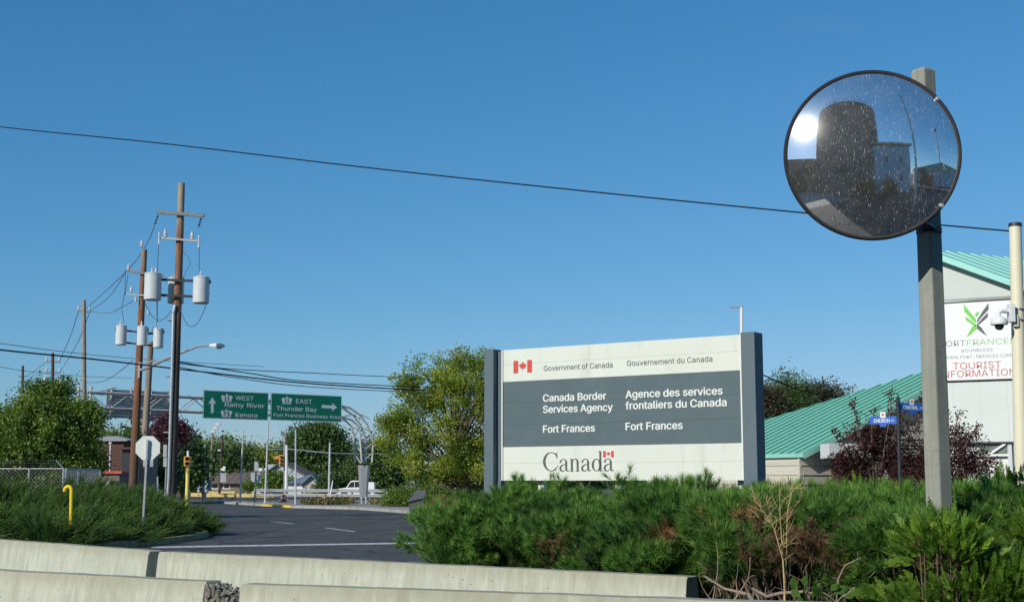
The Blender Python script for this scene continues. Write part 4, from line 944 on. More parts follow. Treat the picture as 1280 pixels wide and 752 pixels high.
pts = [YP, YP.lerp(tp_, .5), tp_] + [tp_ + Vector((-rr_ + rr_ * math.cos(R(a)), 0, rr_ * math.sin(R(a)))) for a in (30, 60, 90, 120, 150, 175)] + [tp_ + Vector((-2 * rr_, 0, -.03))]
m.tube(pts, .043, 12); m.build('pipe', M['yellow_pipe'], T, smooth=True)
m = MB(); q = YP.lerp(tp_, .35); m.lathe([(.05, -.02), (.056, -.02), (.056, .02), (.05, .02)], q, 12); m.build('collar', M['dark'], T)
YS = Vector((gx(234.3, 52), 52, 0)); T = thing('signal_post', 'yellow post with an orange pedestrian signal box at the tip of the juniper bed', 'signal post', YS)
tq = at(235, 583, 52); m = MB(); m.tube([YS, tq], .075, 12); m.build('post', M['yellow_pole'], T, smooth=True)
q = at(235, 576.5, 52); m = MB(); m.box((q.x - .13, q.y - .15, q.z - .19), (q.x + .12, q.y + .12, q.z + .19)); hb = m.build('signal_box', M['orange'], T, bevel=.02)
for dz in (.09, -.09):
    m = MB(); m.prism([(-.08, -.06), (.08, -.06), (.08, .05), (.04, .075), (-.04, .075), (-.08, .05)], q + Vector((.02, -.152, dz)), Vector((1, 0, 0)), Vector((0, 0, 1)), Vector((0, -1, 0)), .012); m.build('lens', M['black'], hb)
    m = MB(); m.loft([[q + Vector((.02 + .085 * math.cos(a), -.15 - k2, dz + .085 * math.sin(a))) for a in [PI * j / 6 for j in range(7)]] for k2 in (0, .09)], closed=False, caps=False); m.build('visor', M['orange'], hb)
m = MB(); m.tube([at(235, 571, 52), at(235, 563, 52)], .045, 8); m.build('post_tip', M['whitem'], T)
m = MB(); m.lathe([(.077, 0), (.1, 0), (.1, .03), (.077, .03)], YS.lerp(tq, .24), 12); m.build('collar', M['dark'], T)
def simplepole(name, label, cat, xt, yt, xb, Y, r_, mt, group=None, z0=0, extra=None):
    b0 = Vector((gx(xb, Y), Y, z0)); tt = at(xt, yt, Y); T = thing(name, label, cat, b0, group)
    m = MB(); m.tube([b0, b0.lerp(tt, .5), tt], [r_, r_ * .85, r_ * .65], 8); m.build('shaft', M[mt], T, smooth=True); return T, tt
simplepole('marker_post', 'thin white marker post just left of the yellow signal post', 'marker post', 233.4, 598, 232.2, 60, .055, 'whitem')
simplepole('marker_post', 'short grey metal stake at the right tip of the junipers', 'marker post', 215.3, 627, 216, 41, .03, 'galv')
simplepole('marker_post', 'pale leaning stake between the stop sign and the tallest pole', 'marker post', 197, 595, 200, 62, .06, 'galv')
simplepole('marker_post', 'small white stake right beside the foot of the tallest pole', 'marker post', 208, 601, 206.5, 60, .06, 'whitem')
T = thing('narrow_sign', 'tall narrow grey sign back beside the tallest brown pole', 'sign', Vector((gx(206.5, 53), 53, 0)))
for ya, yb_ in ((555.5, 570.8), (571.6, 583)):
    a = at(204, yb_, 53); b = at(208.8, ya, 53); m = MB(); m.box((a.x, 52.98, a.z), (b.x, 53.0, b.z)); m.build('plate', M['alu'], T)
m = MB(); m.tube([Vector((gx(206.5, 53), 53.04, 0)), Vector((gx(207, 53), 53.04, zz(556, 53)))], .03, 6); m.build('post', M['galvd'], T)
# street name signs
b0 = Vector((gx(1123.5, 25.5), 25.5, 0)); tt = at(1122.5, 498, 25.5)
T = thing('street_name_post', 'dark post with two blue street-name blades, CHURCH and CENTRAL, in front of the visitor building', 'street sign', b0)
m = MB(); m.tube([b0, tt], .037, 12); m.tube([tt, tt + Vector((0, 0, .04))], [.04, .02], 12); m.build('post', M['dark'], T, smooth=True)
def blade(x0, yt0, yb0, x1, yt1, yb1, Ya, Yb, s_, tx):
    a = at(x0, yb0, Ya); b = at(x1, yb1, Yb); a.z = b.z = (a.z + b.z) / 2; u_ = (b - a).normalized(); n__ = Vector((u_.y, -u_.x, 0)); h = (zz(yt0, Ya) + zz(yt1, Yb)) / 2 - a.z; w_ = (b - a).length
    P_ = Plane(a, u_, n__); m = MB(); m.prism([(0, 0), (w_, 0), (w_, h), (w_ * .5 + .06, h), (w_ * .5 + .06, h + .02), (w_ * .5 - .06, h + .02), (w_ * .5 - .06, h), (0, h)], a - n__ * .006, u_, Vector((0, 0, 1)), n__, .012)
    m.prism([(w_ * .36, 0), (w_ * .64, 0), (w_ * .6, -.05), (w_ * .4, -.05)], a - n__ * .006, u_, Vector((0, 0, 1)), n__, .012); bl = m.build('blade', M['streetblue'], T)
    c = w_ * .5; flat(P_, [[(c - .05, h - .03), (c + .05, h - .03), (c + .05, h + .08), (c - .05, h + .08)]], M['letw'], bl, 'crest', .009)
    flat(P_, [[(c - .02, h + .01), (c + .02, h + .01), (c + .02, h + .05), (c - .02, h + .05)]], M['flagred'], bl, 'crest_mark', .012)
    wd, ty = tx; text(P_, wd, w_ * .16, h * .22, w_ * .58, h * .44, M['letw'], bl, .03, k=.009); text(P_, ty, w_ * .8, h * .3, w_ * .12, h * .26, M['letw'], bl, .01, k=.009)
blade(1087, 519.5, 529.5, 1121, 520.5, 530, 25.7, 25.5, 1, ('CHURCH', 'ST')); blade(1124, 504.5, 514, 1155.5, 503, 512.8, 25.5, 25.7, 1, ('CENTRAL', 'AV'))
# slanted grey cabinet
M['cab'] = mat('cabinet_grey', (.085, .09, .092), .85, var=.15, scale=3); Yc = 50; a = gx(512, Yc); b = gx(530, Yc); T = thing('utility_cabinet', 'grey cabinet with a slanted top half hidden at the left end of the pine hedge', 'cabinet', Vector(((a + b) / 2, Yc, 0)))
m = MB(); z1, z2 = zz(624, Yc), zz(614, Yc); dd_ = .6
m.add([(a, Yc, 0), (b, Yc, 0), (b, Yc + dd_, 0), (a, Yc + dd_, 0), (a, Yc, z1 - .1), (b, Yc, z1 + .1), (b, Yc + dd_, z2 - .03), (a + .15, Yc + dd_, z2 - .1)], [(0,3,2,1),(0,1,5,4),(1,2,6,5),(2,3,7,6),(3,0,4,7),(4,5,6,7)]); m.build('cabinet_body', M['cab'], T, bevel=.01)
m = MB(); m.add([(a - .08, Yc - .06, z1 - .1), (b + .03, Yc - .06, z1 + .06), (b + .05, Yc + dd_, z2 + .03), (a + .2, Yc + dd_, z2 - .02), (a - .08, Yc - .06, z1 - .06), (b + .03, Yc - .06, z1 + .1), (b + .05, Yc + dd_, z2 + .07), (a + .2, Yc + dd_, z2 + .02)], [(0,3,2,1),(4,5,6,7),(0,1,5,4),(1,2,6,5),(2,3,7,6),(3,0,4,7)]); m.build('lid', M['cab'], T)

# ------------------------------------------------------------------ visitor information building
CX = Vector((gx(1001, 42), 42, 0)); e1 = Vector((math.cos(R(30)), math.sin(R(30)), 0)); e2 = Vector((-math.sin(R(30)), math.cos(R(30)), 0)); SL = .40
ze = zz(566, 42)
VB = thing('visitor_building', 'visitor information building with a sloping ribbed teal metal roof and a tall pale gable wall', 'building', CX)
Zv = Vector((0, 0, 1))
def rp(s, w_, k=0): return CX + e1 * s + e2 * w_ + Zv * (ze + SL * s + k)
# clapboards on the right wall in its shade tone (one board per course) and on the beige left wall
nb = 14; bh = .29
top_at = lambda s: ze + SL * s - .08
for i in range(nb * 2):
    z0 = i * bh; s0 = max(0.02, (z0 + bh - (ze - .08)) / SL) if z0 + bh > ze - .08 else 0.02
    if s0 > 6.2 or z0 > 4.9: break
    s1 = max(0.02, (z0 - (ze - .08)) / SL); z1 = z0 + bh
    m = MB(); n1 = Vector((e1.y, -e1.x, 0)); sA = max(s0, 0.02)
    bot = [CX + e1 * max(s1, .02), CX + e1 * 6.6]; top_ = [CX + e1 * sA, CX + e1 * 6.6]
    a = [bot[0] + n1 * .045 + Zv * z0, bot[1] + n1 * .045 + Zv * z0, top_[1] + n1 * .008 + Zv * (z1 - .004), top_[0] + n1 * .008 + Zv * (z1 - .004)]
    bq = [q - n1 * .04 for q in a]; m.add(a + bq, [(0,1,2,3),(7,6,5,4),(0,4,5,1),(1,5,6,2),(2,6,7,3),(3,7,4,0)]); m.build('clapboard', M['siding'], VB)
for i in range(9):
    z0 = i * bh; z1 = min(z0 + bh, ze - .03); n1 = -e1; m = MB()
    if z1 <= z0: break
    a = [CX + e2 * .03 + n1 * .04 + Zv * z0, CX + e2 * 8 + n1 * .04 + Zv * z0, CX + e2 * 8 + n1 * .012 + Zv * (z1 - .004), CX + e2 * .03 + n1 * .012 + Zv * (z1 - .004)]
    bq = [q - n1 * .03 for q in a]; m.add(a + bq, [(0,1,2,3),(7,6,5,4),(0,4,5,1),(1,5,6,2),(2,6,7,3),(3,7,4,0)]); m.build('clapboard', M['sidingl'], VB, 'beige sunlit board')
m = MB(); m.box((-.03, -.03, 0), (.05, .05, ze - .05), Matrix.Translation(CX - e1 * .03) @ Matrix.Rotation(R(30), 4, 'Z')); m.build('corner_trim', M['sidingl'], VB)
cs = [(0.03, 0.03), (6.6, .03), (6.6, 2.0), (3.0, 5.2), (.03, 7.9)]; kk = len(cs); m = MB()
m.add([CX + e1 * s + e2 * w_ for s, w_ in cs] + [CX + e1 * s + e2 * w_ + Zv * (ze + SL * s - .12) for s, w_ in cs], [tuple(range(kk - 1, -1, -1)), tuple(range(kk, 2 * kk))] + [(i, (i + 1) % kk, (i + 1) % kk + kk, i + kk) for i in range(kk)])
bo = m.build('core_wall', M['siding'], VB)
# roof: panels between ribs running up the slope, far edge cut on the diagonal
def smax(w_):  # diagonal ridge cut
    pA, pB = (3.1, 5.4), (7.1, 1.8); t = (w_ - pA[1]) / (pB[1] - pA[1]); return min(7.6, pA[0] + (pB[0] - pA[0]) * t)
wv = -.25; pw = .36
while wv < 8.2:
    w2 = wv + pw; sa, sb = smax(wv), smax(w2)
    if sb < -.1: break
    m = MB(); a = [rp(-.06, wv), rp(-.06, w2), rp(sb, w2), rp(sa, wv)]; bq = [q - Zv * .05 for q in a]
    m.add(a + bq, [(0,1,2,3),(7,6,5,4),(0,4,5,1),(1,5,6,2),(2,6,7,3),(3,7,4,0)]); pn = m.build('roof_panel', M['teal'], VB)
    m = MB(); m.bar(rp(-.06, wv + .02, .028), rp(sa - .02, wv + .02, .028), .05, .055, upv=Zv); m.build('rib', M['tealrib'], pn)
    m = MB(); m.bar(rp(-.06, wv + .19, .008), rp(sa - .1, wv + .19, .008), .03, .02, upv=Zv); m.build('rib', M['teal'], pn)
    wv = w2
m = MB(); m.bar(rp(-.1, -.27, -.05), rp(7.6, -.27, -.05), .035, .17, upv=Zv); m.build('fascia', M['teal'], VB)
m = MB(); m.bar(rp(-.1, -.27, -.03), rp(-.1, 8.3, -.03), .035, .12, upv=Zv); m.build('fascia', M['teal'], VB)
m = MB(); pA, pB = rp(smax(8.2), 8.2, -.6), rp(7.1, 1.8, -.6); m.add([pA, pB, pB + Zv * .62, pA + Zv * .62, pA + e2 * 3 - Zv * 2, pB + e2 * 3 - Zv * 2], [(0,1,2,3),(3,2,5,4)]); m.build('roof_back', M['tealrib'], VB)
# white canopy beam and dark recess
a, b = at(1037, 572, 40.5), at(1112, 571, 41.5); m = MB(); zt = zz(553.5, 40.5)
m.prism([(0, 0), ((b - a).length, 0), ((b - a).length, zt - a.z), (0, zt - a.z)], a, (b - a).normalized(), Zv, Vector((0, 1, 0)), 1.2); m.build('canopy', M['white'], VB)
a, b = at(1040, 600, 41.9), at(1112, 600, 42.6); m = MB(); m.box((a.x, a.y, 0), (b.x + 2, a.y + .1, zz(573, 41.9))); m.build('entrance_recess', M['brick'], VB)
m = MB(); q = at(1095, 600, 41); m.box((q.x, 41, 0), (q.x + .5, 41.06, zz(577, 41))); m.build('door', M['white'], VB)
m = MB(); m.box((q.x + .52, 41, 0), (q.x + .62, 41.06, zz(577, 41))); m.build('door_post', M['flagred'], VB)
# tall pale wall: plane facing the sun
TO = at(1177, 603, 38); TO.z = 0; tu = Vector((1.9, -1, 0)).normalized(); tn = Vector((tu.y, -tu.x, 0)); TP = Plane(TO, tu, tn)
u0 = TP.uv(1158, 500)[0]; u1 = TP.uv(1330, 500)[0]
zl, zr = TP.uv(1158, 312)[1], TP.uv(1330, 374)[1]; zd = TP.uv(1230, 552)[1]
# wall panels: pale lower boards, greyer gable
zs = TP.uv(1230, 476)[1]; zg = TP.uv(1230, 372)[1]
ncol = 5
for i in range(ncol):
    a, b = u0 + (u1 - u0) * i / ncol + .001, u0 + (u1 - u0) * (i + 1) / ncol - .001
    m = MB(); m.prism([(a, zd), (b, zd), (b, zs - .01), (a, zs - .01)], TO - tn * .12, tu, Zv, tn, .12); m.build('wall_panel', M['stucco'], VB)
    m = MB(); m.prism([(a, zs), (b, zs), (b, zg), (a, zg)], TO - tn * .12, tu, Zv, tn, .12); m.build('wall_panel', M['stucco'], VB)
zt_of = lambda u_: zl + (zr - zl) * (u_ - u0) / (u1 - u0)
m = MB(); m.prism([(u0, zg + .01), (u1, zg + .01), (u1, zr), (u0, zl)], TO - tn * .12, tu, Zv, tn, .125); m.build('gable_wall', M['stuccog'], VB)
m = MB(); m.prism([(u0, 0), (u1, 0), (u1, zr - .1), (u0, zl - .1)], TO - tn * 5, tu, Zv, tn, 4.8); m.build('tower_core', M['stucco'], VB)
m = MB(); m.prism([(u0, zd - .05), (u1, zd - .05), (u1, zd - .0), (u0, zd - .0)], TO - tn * .1, tu, Zv, tn, .16); m.build('flashing', M['dark'], VB)
m = MB(); m.prism([(u0, 0), (u1, 0), (u1, zd - .06), (u0, zd - .06)], TO - tn * .2, tu, Zv, tn, .1); m.build('lower_wall', M['white'], VB)
m = MB(); ug = TP.uv(1228, 560)[0]; ug2 = TP.uv(1262, 560)[0]; zq = TP.uv(1240, 568.5)[1]; m.prism([(ug - .3, zq), (ug2, zq), (ug2, zd - .09), (ug + .0, zd - .09)], TO - tn * .1, tu, Zv, tn, .05); m.build('window_pane', M['greenglass'], VB)
m = MB(); m.bar(TP.pt(TP.uv(1234, 569)[0], TP.uv(1234, 569)[1], .0), TP.pt(TP.uv(1257, 554)[0], TP.uv(1257, 554)[1], .0), .06, .06); m.bar(TP.pt(ug - .3, zq, .0), TP.pt(ug2, zq, .0), .06, .06); m.bar(TP.pt(ug2, 0, .0), TP.pt(ug2, zd - .08, .0), .1, .08); m.build('window_frame', M['whitem'], VB)
# gable roof of the tall part: near rake follows the wall, the slope rises away
ra, rb_ = TP.pt(u0, zl + .02, .25), TP.pt(u1, zr + .02, .25); rdv = (rb_ - ra); back_ = at(1262, 321.5, 43)
# far edge direction parallel to the rake
k_ = (1262 - 1158) / (1330 - 1158); nearpt = at(1262, 348, (ra.lerp(rb_, .6)).y)
t_ = ((Vector((gx(1262, 37), 37, 0)) - TO).dot(tu) - u0) / (u1 - u0); npt = ra.lerp(rb_, t_); off = back_ - npt
nrb = 13; EV = (at(1262, 321.5, 43) - ra) * 1.7
for i in range(nrb):
    f0, f1 = i / nrb, (i + 1) / nrb
    # panels run parallel to the rake, stacked toward the back
    a, b, c, d_ = ra + EV * f0, ra + EV * f0 + rdv, ra + EV * f1 + rdv, ra + EV * f1; dn = Zv * .06
    m = MB(); m.add([a, b, c, d_, a - dn, b - dn, c - dn, d_ - dn], [(0,1,2,3),(7,6,5,4),(0,4,5,1),(1,5,6,2),(2,6,7,3),(3,7,4,0)]); pn = m.build('roof_panel', M['tealtop'], VB)
    m = MB(); m.bar(a + Zv * .012 + rdv * .01, b + Zv * .012, .04, .03, upv=Zv); m.build('rib', M['teal'], pn)
m = MB(); m.bar(ra - Zv * .05, rb_ - Zv * .05, .05, .16, upv=Zv); m.build('fascia', M['tealtop'], VB)
# tourist information banner
BN = thing('information_banner', 'white banner with a green and charcoal bird logo reading TOURIST INFORMATION on the pale wall', 'banner', TP.pt(TP.uv(1220, 470)[0], TP.uv(1220, 470)[1], .05))
ua, va = TP.uv(1169, 476.5)[0], TP.uv(1220, 475)[1]; ub, vb = TP.uv(1287, 470)[0], TP.uv(1220, 376.5)[1]
m = MB(); m.prism([(ua, va), (ub, va), (ub, vb), (ua, vb)], TO + tn * .01, tu, Zv, tn, .03); m.build('panel', M['banner'], BN)
BP = Plane(TO + tn * .04, tu, tn)
m = MB(); 
for (a, b) in (((ua, va), (ub, va)), ((ua, vb), (ub, vb)), ((ua, va), (ua, vb)), ((ub, va), (ub, vb))): m.bar(BP.pt(*a), BP.pt(*b), .035, .03)
m.build('frame', M['dark'], BN)
def bpoly(pts): return [BP.uv(*q) for q in pts]
sc = lambda x, y: (1160 + x / 4.178, 300 + y / 4.178)
greenw = [[(187,335),(190,372),(232,418),(252,434),(250,412),(228,385)], [(194,398),(198,418),(238,444),(252,452),(252,440),(228,420)], [(255,440),(232,448),(200,508),(222,492),(255,462)], [(243,392),(252,380),(262,374),(270,378),(265,382),(262,390),(254,402)]]
darkw = [[(316,328),(317,362),(272,410),(256,436),(256,418),(282,376)], [(313,378),(312,402),(272,436),(257,450),(257,440),(282,408)], [(256,442),(276,452),(310,502),(286,486),(256,462)]]
flat(BP, [bpoly([sc(*q) for q in g_]) for g_ in greenw], M['logog'], BN, 'logo_wing'); flat(BP, [bpoly([sc(*q) for q in g_]) for g_ in darkw], M['logod'], BN, 'logo_wing')
def bt(s_, xa, xb, ya, yb, ch, mt_, bo=0): textpx(BP, s_, xa, xb, ya, yb, ch, M[mt_], BN, bo)
bt('FORT', 1175.5, 1207, 433.5, 432, 7.2, 'txtgrey', 0); bt('FRANCES', 1208.5, 1270, 432, 428.5, 7.2, 'txtg', 0); bt('BOUNDLESS', 1202, 1241, 440.2, 438.6, 4, 'txtgrey', -.004)
bt('WWW.FORT-FRANCES.COM', 1181, 1264, 449, 445.5, 4, 'txtgrey', .0); bt('TOURIST', 1191.5, 1251.5, 461.8, 459.2, 8.4, 'txtr', .0); bt('INFORMATION', 1173, 1270, 472.3, 468.6, 8.4, 'txtr', .0)

# ------------------------------------------------------------------ left: chain-link fence, brick building
YF = 48.5
FT = thing('chain_link_fence', 'grey chain-link fence with a slanted barbed-wire arm behind the juniper bed', 'fence', Vector((gx(79, YF), YF, 0)), None)
xl, xr = gx(-60, YF), gx(79, YF); ztp = zz(585.5, YF)
def mesh_net(x0, x1, y0, z0, z1, s_, r_, T, dv=Vector((1, 0, 0)), O=None):
    m = MB(); H = z1 - z0; n = int((x1 - x0 + H) / s_)
    for i in range(n):
        for sg in (1, -1):
            a = i * s_ - H if sg == 1 else i * s_; xs, zs_ = a, z0; xe, ze_ = a + sg * H, z1
            L0, L1 = 0, x1 - x0
            pts = []
            for t in (0, 1):
                pts.append([xs + (xe - xs) * t, zs_ + (ze_ - zs_) * t])
            (xa, za), (xb, zb_) = pts
            def cl(xa, za, xb, zb_):
                if xa < L0: k = (L0 - xa) / (xb - xa); za += (zb_ - za) * k; xa = L0
                if xa > L1: k = (L1 - xa) / (xb - xa); za += (zb_ - za) * k; xa = L1
                return xa, za
            if max(xa, xb) <= L0 or min(xa, xb) >= L1: continue
            A_ = cl(xa, za, xb, zb_); B_ = cl(xb, zb_, xa, za)
            p = O + dv * A_[0] + Vector((0, 0, A_[1])); q = O + dv * B_[0] + Vector((0, 0, B_[1]))
            if (p - q).length > .02: m.bar(p, q, r_)
    return m.build('chain_mesh', M['galvd'], T, fix=False)
k = mesh_net(xl, xr, YF, .1, ztp, .14, .005, FT, O=Vector((xl, YF, 0))); k['kind'] = 'stuff'
m = MB(); m.tube([Vector((xl, YF, ztp)), Vector((xr, YF, ztp))], .025, 8); m.build('top_rail', M['galvd'], FT)
for xx in (gx(-10, YF), gx(36, YF), xr):
    m = MB(); m.tube([Vector((xx, YF, 0)), Vector((xx, YF, ztp + .03))], .04, 8); m.build('fence_post', M['galv'], FT)
m = MB(); m.tube([Vector((xr, YF, ztp)), at(70, 574.5, YF - .1)], .03, 8); m.build('barbed_arm', M['galv'], FT)
e_ = at(70, 574.5, YF - .1) - Vector((xr, YF, ztp))
for t in (.35, .65, .95):
    m = MB(); m.tube([Vector((xr, YF, ztp)) + e_ * t, Vector((xl, YF, ztp)) + e_ * t], .004, 4); m.build('barbed_wire', M['wirel'], FT)
GT = thing('fence_gate', 'pale chain-link gate panel between the fence end and the brick building', 'gate', Vector((gx(82, YF + .5), YF + .5, 0)))
xa, xb = gx(82, YF + .5), gx(125, YF + 4); dv = Vector((xb - xa, 3.5, 0)); Lg = dv.length; dv.normalize(); O_ = Vector((xa, YF + .5, 0)); zg2 = zz(586, YF + .5)
k = mesh_net(0, Lg, 0, .1, zg2, .10, .009, GT, dv, O_); k['kind'] = 'stuff'; k.data.materials.clear(); k.data.materials.append(M['galv'])
for t in (0, .35, 1):
    m = MB(); m.tube([O_ + dv * Lg * t, O_ + dv * Lg * t + Vector((0, 0, zg2))], .04, 8); m.build('gate_post', M['galv'], GT)
m = MB(); m.tube([O_ + Vector((0, 0, zg2)), O_ + dv * Lg + Vector((0, 0, zg2))], .03, 8); m.build('top_rail', M['galv'], GT)

def house(name, label, x0, x1, Y, zt, depth, wallm, roofm=None, group=None, cat='building'):
    T = thing(name, label, cat, Vector(((x0 + x1) / 2, Y, 0)), group); m = MB(); m.box((x0, Y, 0), (x1, Y + depth, zt)); m.build('wall', wallm, T); return T
Yb = 95; x0, x1 = gx(100, Yb), gx(153, Yb); T = house('brick_building', 'small dark brick building with a pale hipped roof behind the leafy tree at left', x0, x1, Yb, zz(551, Yb), 6, M['brick'])
z0, z1 = zz(551, Yb), zz(543, Yb); m = MB(); o_ = .3
m.add([(x0 - o_, Yb - o_, z0), (x1 + o_, Yb - o_, z0), (x1 + o_, Yb + 6 + o_, z0), (x0 - o_, Yb + 6 + o_, z0), (x0 + 1, Yb + 2.8, z1), (gx(131, Yb), Yb + 2.8, z1), (x0 - o_, Yb - o_, z0 + .1), (x1 + o_, Yb - o_, z0 + .1), (x1 + o_, Yb + 6 + o_, z0 + .1), (x0 - o_, Yb + 6 + o_, z0 + .1)],
      [(3,2,1,0),(0,1,7,6),(1,2,8,7),(2,3,9,8),(3,0,6,9),(6,7,5,4),(7,8,5),(8,9,4,5),(9,6,4)]); m.build('roof', M['roofg'], T)
for i in range(20):
    zc = i * (z0 / 20); m = MB(); m.box((x0 - .004, Yb - .02, zc + .03), (x1 + .004, Yb - .001, zc + z0 / 20 - .012)); m.build('brick_course', M['brick'], T)
a, b = gx(146, 93), gx(168, 93); T = house('garage', 'dark low extension beside the brick building, behind the orange-brown pole', a, b, 94, zz(561, 93), 5, M['dark'])
m = MB(); m.box((a - .2, 93.7, zz(561, 93) + .01), (b + .2, 99.3, zz(560, 93) + .1)); m.build('roof', M['brick'], T)
m = MB(); m.box((a + .4, 93.95, 0), (a + 1.0, 93.99, 2.0)); m.build('door', M['brownwall'], T)
T, tt = simplepole('vent_post', 'thin white post standing in front of the brick building', 'post', 138, 555, 137, 85, .06, 'whitem')
m = MB(); m.lathe([(.05, 0), (.1, .03), (.1, .12), (.001, .16)], tt, 8); m.build('cap', M['whitem'], T)
Yr = 70; a, b = gx(127, Yr), gx(149, Yr); T = thing('red_roof_kiosk', 'low shed with a faded red roof edge below the brick building', 'shed', Vector((a, Yr, 0)))
m = MB(); m.box((a, Yr, 0), (b, Yr + 2, zz(592, Yr))); m.build('wall', M['brownwall'], T)
m = MB(); m.box((a - .15, Yr - .15, zz(592, Yr) + .01), (b + .15, Yr + 2.2, zz(588.4, Yr))); m.build('roof', M['red'], T, bevel=.02)
for xx in (gx(136, Yr), gx(144, Yr)):
    m = MB(); m.box((xx - .25, Yr - .03, .7), (xx + .25, Yr - .003, 1.6)); m.build('window', M['white'] if xx < -20.5 else M['darkglass'], T)

# ------------------------------------------------------------------ across the street
Yh = 170; x0, x1 = gx(262, Yh), gx(346, Yh)
T = thing('long_brown_building', 'long low brown building with a big shallow roof behind the bare poles', 'building', Vector(((x0 + x1) / 2, Yh, 0)))
m = MB(); m.box((x0, Yh, 0), (x1, Yh + 8, zz(602, Yh))); m.build('wall', M['brownwall'], T)
nn = 12
for i in range(nn):
    a, b = x0 - .6 + (x1 - x0 + 1.2) * i / nn, x0 - .6 + (x1 - x0 + 1.2) * (i + 1) / nn - .03; z0, z1 = zz(602, Yh), zz(587, Yh + 5); cut = 1.2 if i == 0 else 0
    m = MB(); m.add([(a, Yh - .6, z0), (b, Yh - .6, z0), (b, Yh + 5, z1), (a + cut, Yh + 5, z1), (a, Yh - .6, z0 - .2), (b, Yh - .6, z0 - .2), (b, Yh + 5, z1 - .2), (a + cut, Yh + 5, z1 - .2)], [(0,1,2,3),(7,6,5,4),(0,4,5,1),(1,5,6,2),(2,6,7,3),(3,7,4,0)]); m.build('roof_panel', M['roofb'], T)
for xx in (264.5, 279, 300, 326):
    a = gx(xx, Yh); m = MB(); m.box((a, Yh - .06, .7), (a + .9, Yh - .003, 1.7)); wf = m.build('window', M['white'], T); m = MB(); m.box((a + .15, Yh - .09, .85), (a + .75, Yh - .062, 1.55)); m.build('pane', M['darkglass'], wf)
a, b = gx(323.5, Yh), gx(337.5, Yh); m = MB(); m.box((a, Yh + 6, zz(590, Yh)), (b, Yh + 8, zz(580, Yh + 6))); m.build('rooftop_unit', M['bluewhite'], T)
m = MB(); m.add([(a - .6, Yh + 5.9, zz(587, Yh)), (a - .05, Yh + 5.9, zz(587, Yh)), (a - .05, Yh + 5.9, zz(580.5, Yh)), (a - .6, Yh + 7, zz(587, Yh)), (a - .05, Yh + 7, zz(587, Yh)), (a - .05, Yh + 7, zz(580.5, Yh))], [(0,1,2),(5,4,3),(0,3,4,1),(1,4,5,2),(2,5,3,0)]); m.build('roof_vent', M['white'], T)
T = thing('white_trailer', 'small white box trailer parked left of the long brown building', 'trailer', Vector((gx(253, 140), 140, 0)))
m = MB(); a, b = gx(246.5, 140), gx(259.5, 140); m.box((a, 140, .5), (b, 142, zz(605.3, 140) if False else 1.85)); m.build('body', M['bluewhite'], T, bevel=.05)
m = MB(); m.box((a + .15, 139.97, 1.2), (b - .15, 139.995, 1.6)); m.build('panel', M['alu'], T)
for xx in (a + .3, b - .3):
    m = MB(); m.tube([(xx, 139.9, .3), (xx, 140.15, .3)], .3, 14); m.build('wheel', M['black'], T)
def gable(name, label, xe0, xp, xe1, ye, yp, Y, depth, wm, rm, gm=None, cat='house', yb=613):
    a, p, b = gx(xe0, Y), gx(xp, Y), gx(xe1, Y); z0, z1 = zz(ye, Y), zz(yp, Y)
    T = thing(name, label, cat, Vector((p, Y, 0)), None); m = MB(); m.box((a + .2, Y, 0), (b - .2, Y + depth, z0)); m.build('wall', wm, T)
    m = MB(); m.prism([(a + .2, z0 + .01), (b - .2, z0 + .01), (p, z1 - .12)], Vector((0, Y, 0)), Vector((1, 0, 0)), Zv, Vector((0, 1, 0)), depth); m.build('gable', gm or wm, T)
    for q0, q1 in ((a, p), (b, p)):
        m = MB(); s_ = [(q0, Y - .4, z0), (q1, Y - .4, z1), (q1, Y + depth + .3, z1), (q0, Y + depth + .3, z0)]; m.add(s_ + [(x, y, z - .15) for x, y, z in s_], [(0,1,2,3),(7,6,5,4),(0,4,5,1),(1,5,6,2),(2,6,7,3),(3,7,4,0)]); m.build('roof', rm, T)
    return T, a, b, z0
T, a, b, z0 = gable('gabled_house', 'pale gabled house with a brown roof right of the long brown building', 328, 350.5, 382, 592.5, 576, 155, 9, M['bluewhite'], M['roofb'])
for xx in (352, 371):
    q = gx(xx, 155); m = MB(); m.box((q, 154.93, .9), (q + .9, 154.99, 2.0)); wf = m.build('window', M['white'], T); m = MB(); m.box((q + .12, 154.9, 1.0), (q + .78, 154.928, 1.9)); m.build('pane', M['darkglass'], wf)
T, a, b, z0 = gable('small_gabled_house', 'small white house with a slate-blue roof and a brown garage door behind the guardrail', 375.5, 389.5, 404, 605, 592.5, 148, 8, M['white'], M['roofblue'], M['bluewhite'])
q0, q1 = gx(381, 148), gx(402, 148); m = MB(); m.box((q0, 147.9, 0), (q1, 147.99, z0 - .05)); m.build('garage_door', mat('tan_garage_door', (.3, .24, .13), .8, var=.1), T)
q0, q1 = gx(384, 148), gx(388, 148); m = MB(); m.box((q0, 147.86, .6), (q1, 147.895, 1.2)); m.build('door_pane', M['bluewhite'], T)
q0, q1 = gx(360, 148.5), gx(378, 148.5); m = MB(); m.box((q0, 148.5, 0), (q1, 153, zz(603.5, 148.5))); m.build('side_wing', M['white'], T)
m = MB(); m.add([(q0 - .3, 148.2, zz(603.5, 148)), (q1 + .3, 148.2, zz(603.5, 148)), (q1 + 1.5, 152, zz(592.6, 150)), (q0 + 1.6, 152, zz(592.8, 150))], [(0,1,2,3)]); m.add([(q0 - .3, 148.2, zz(603.5, 148) - .1), (q1 + .3, 148.2, zz(603.5, 148) - .1), (q1 + 1.5, 152, zz(592.6, 150) - .1), (q0 + 1.6, 152, zz(592.8, 150) - .1)], [(3,2,1,0)]); m.build('wing_roof', M['roofblue'], T)
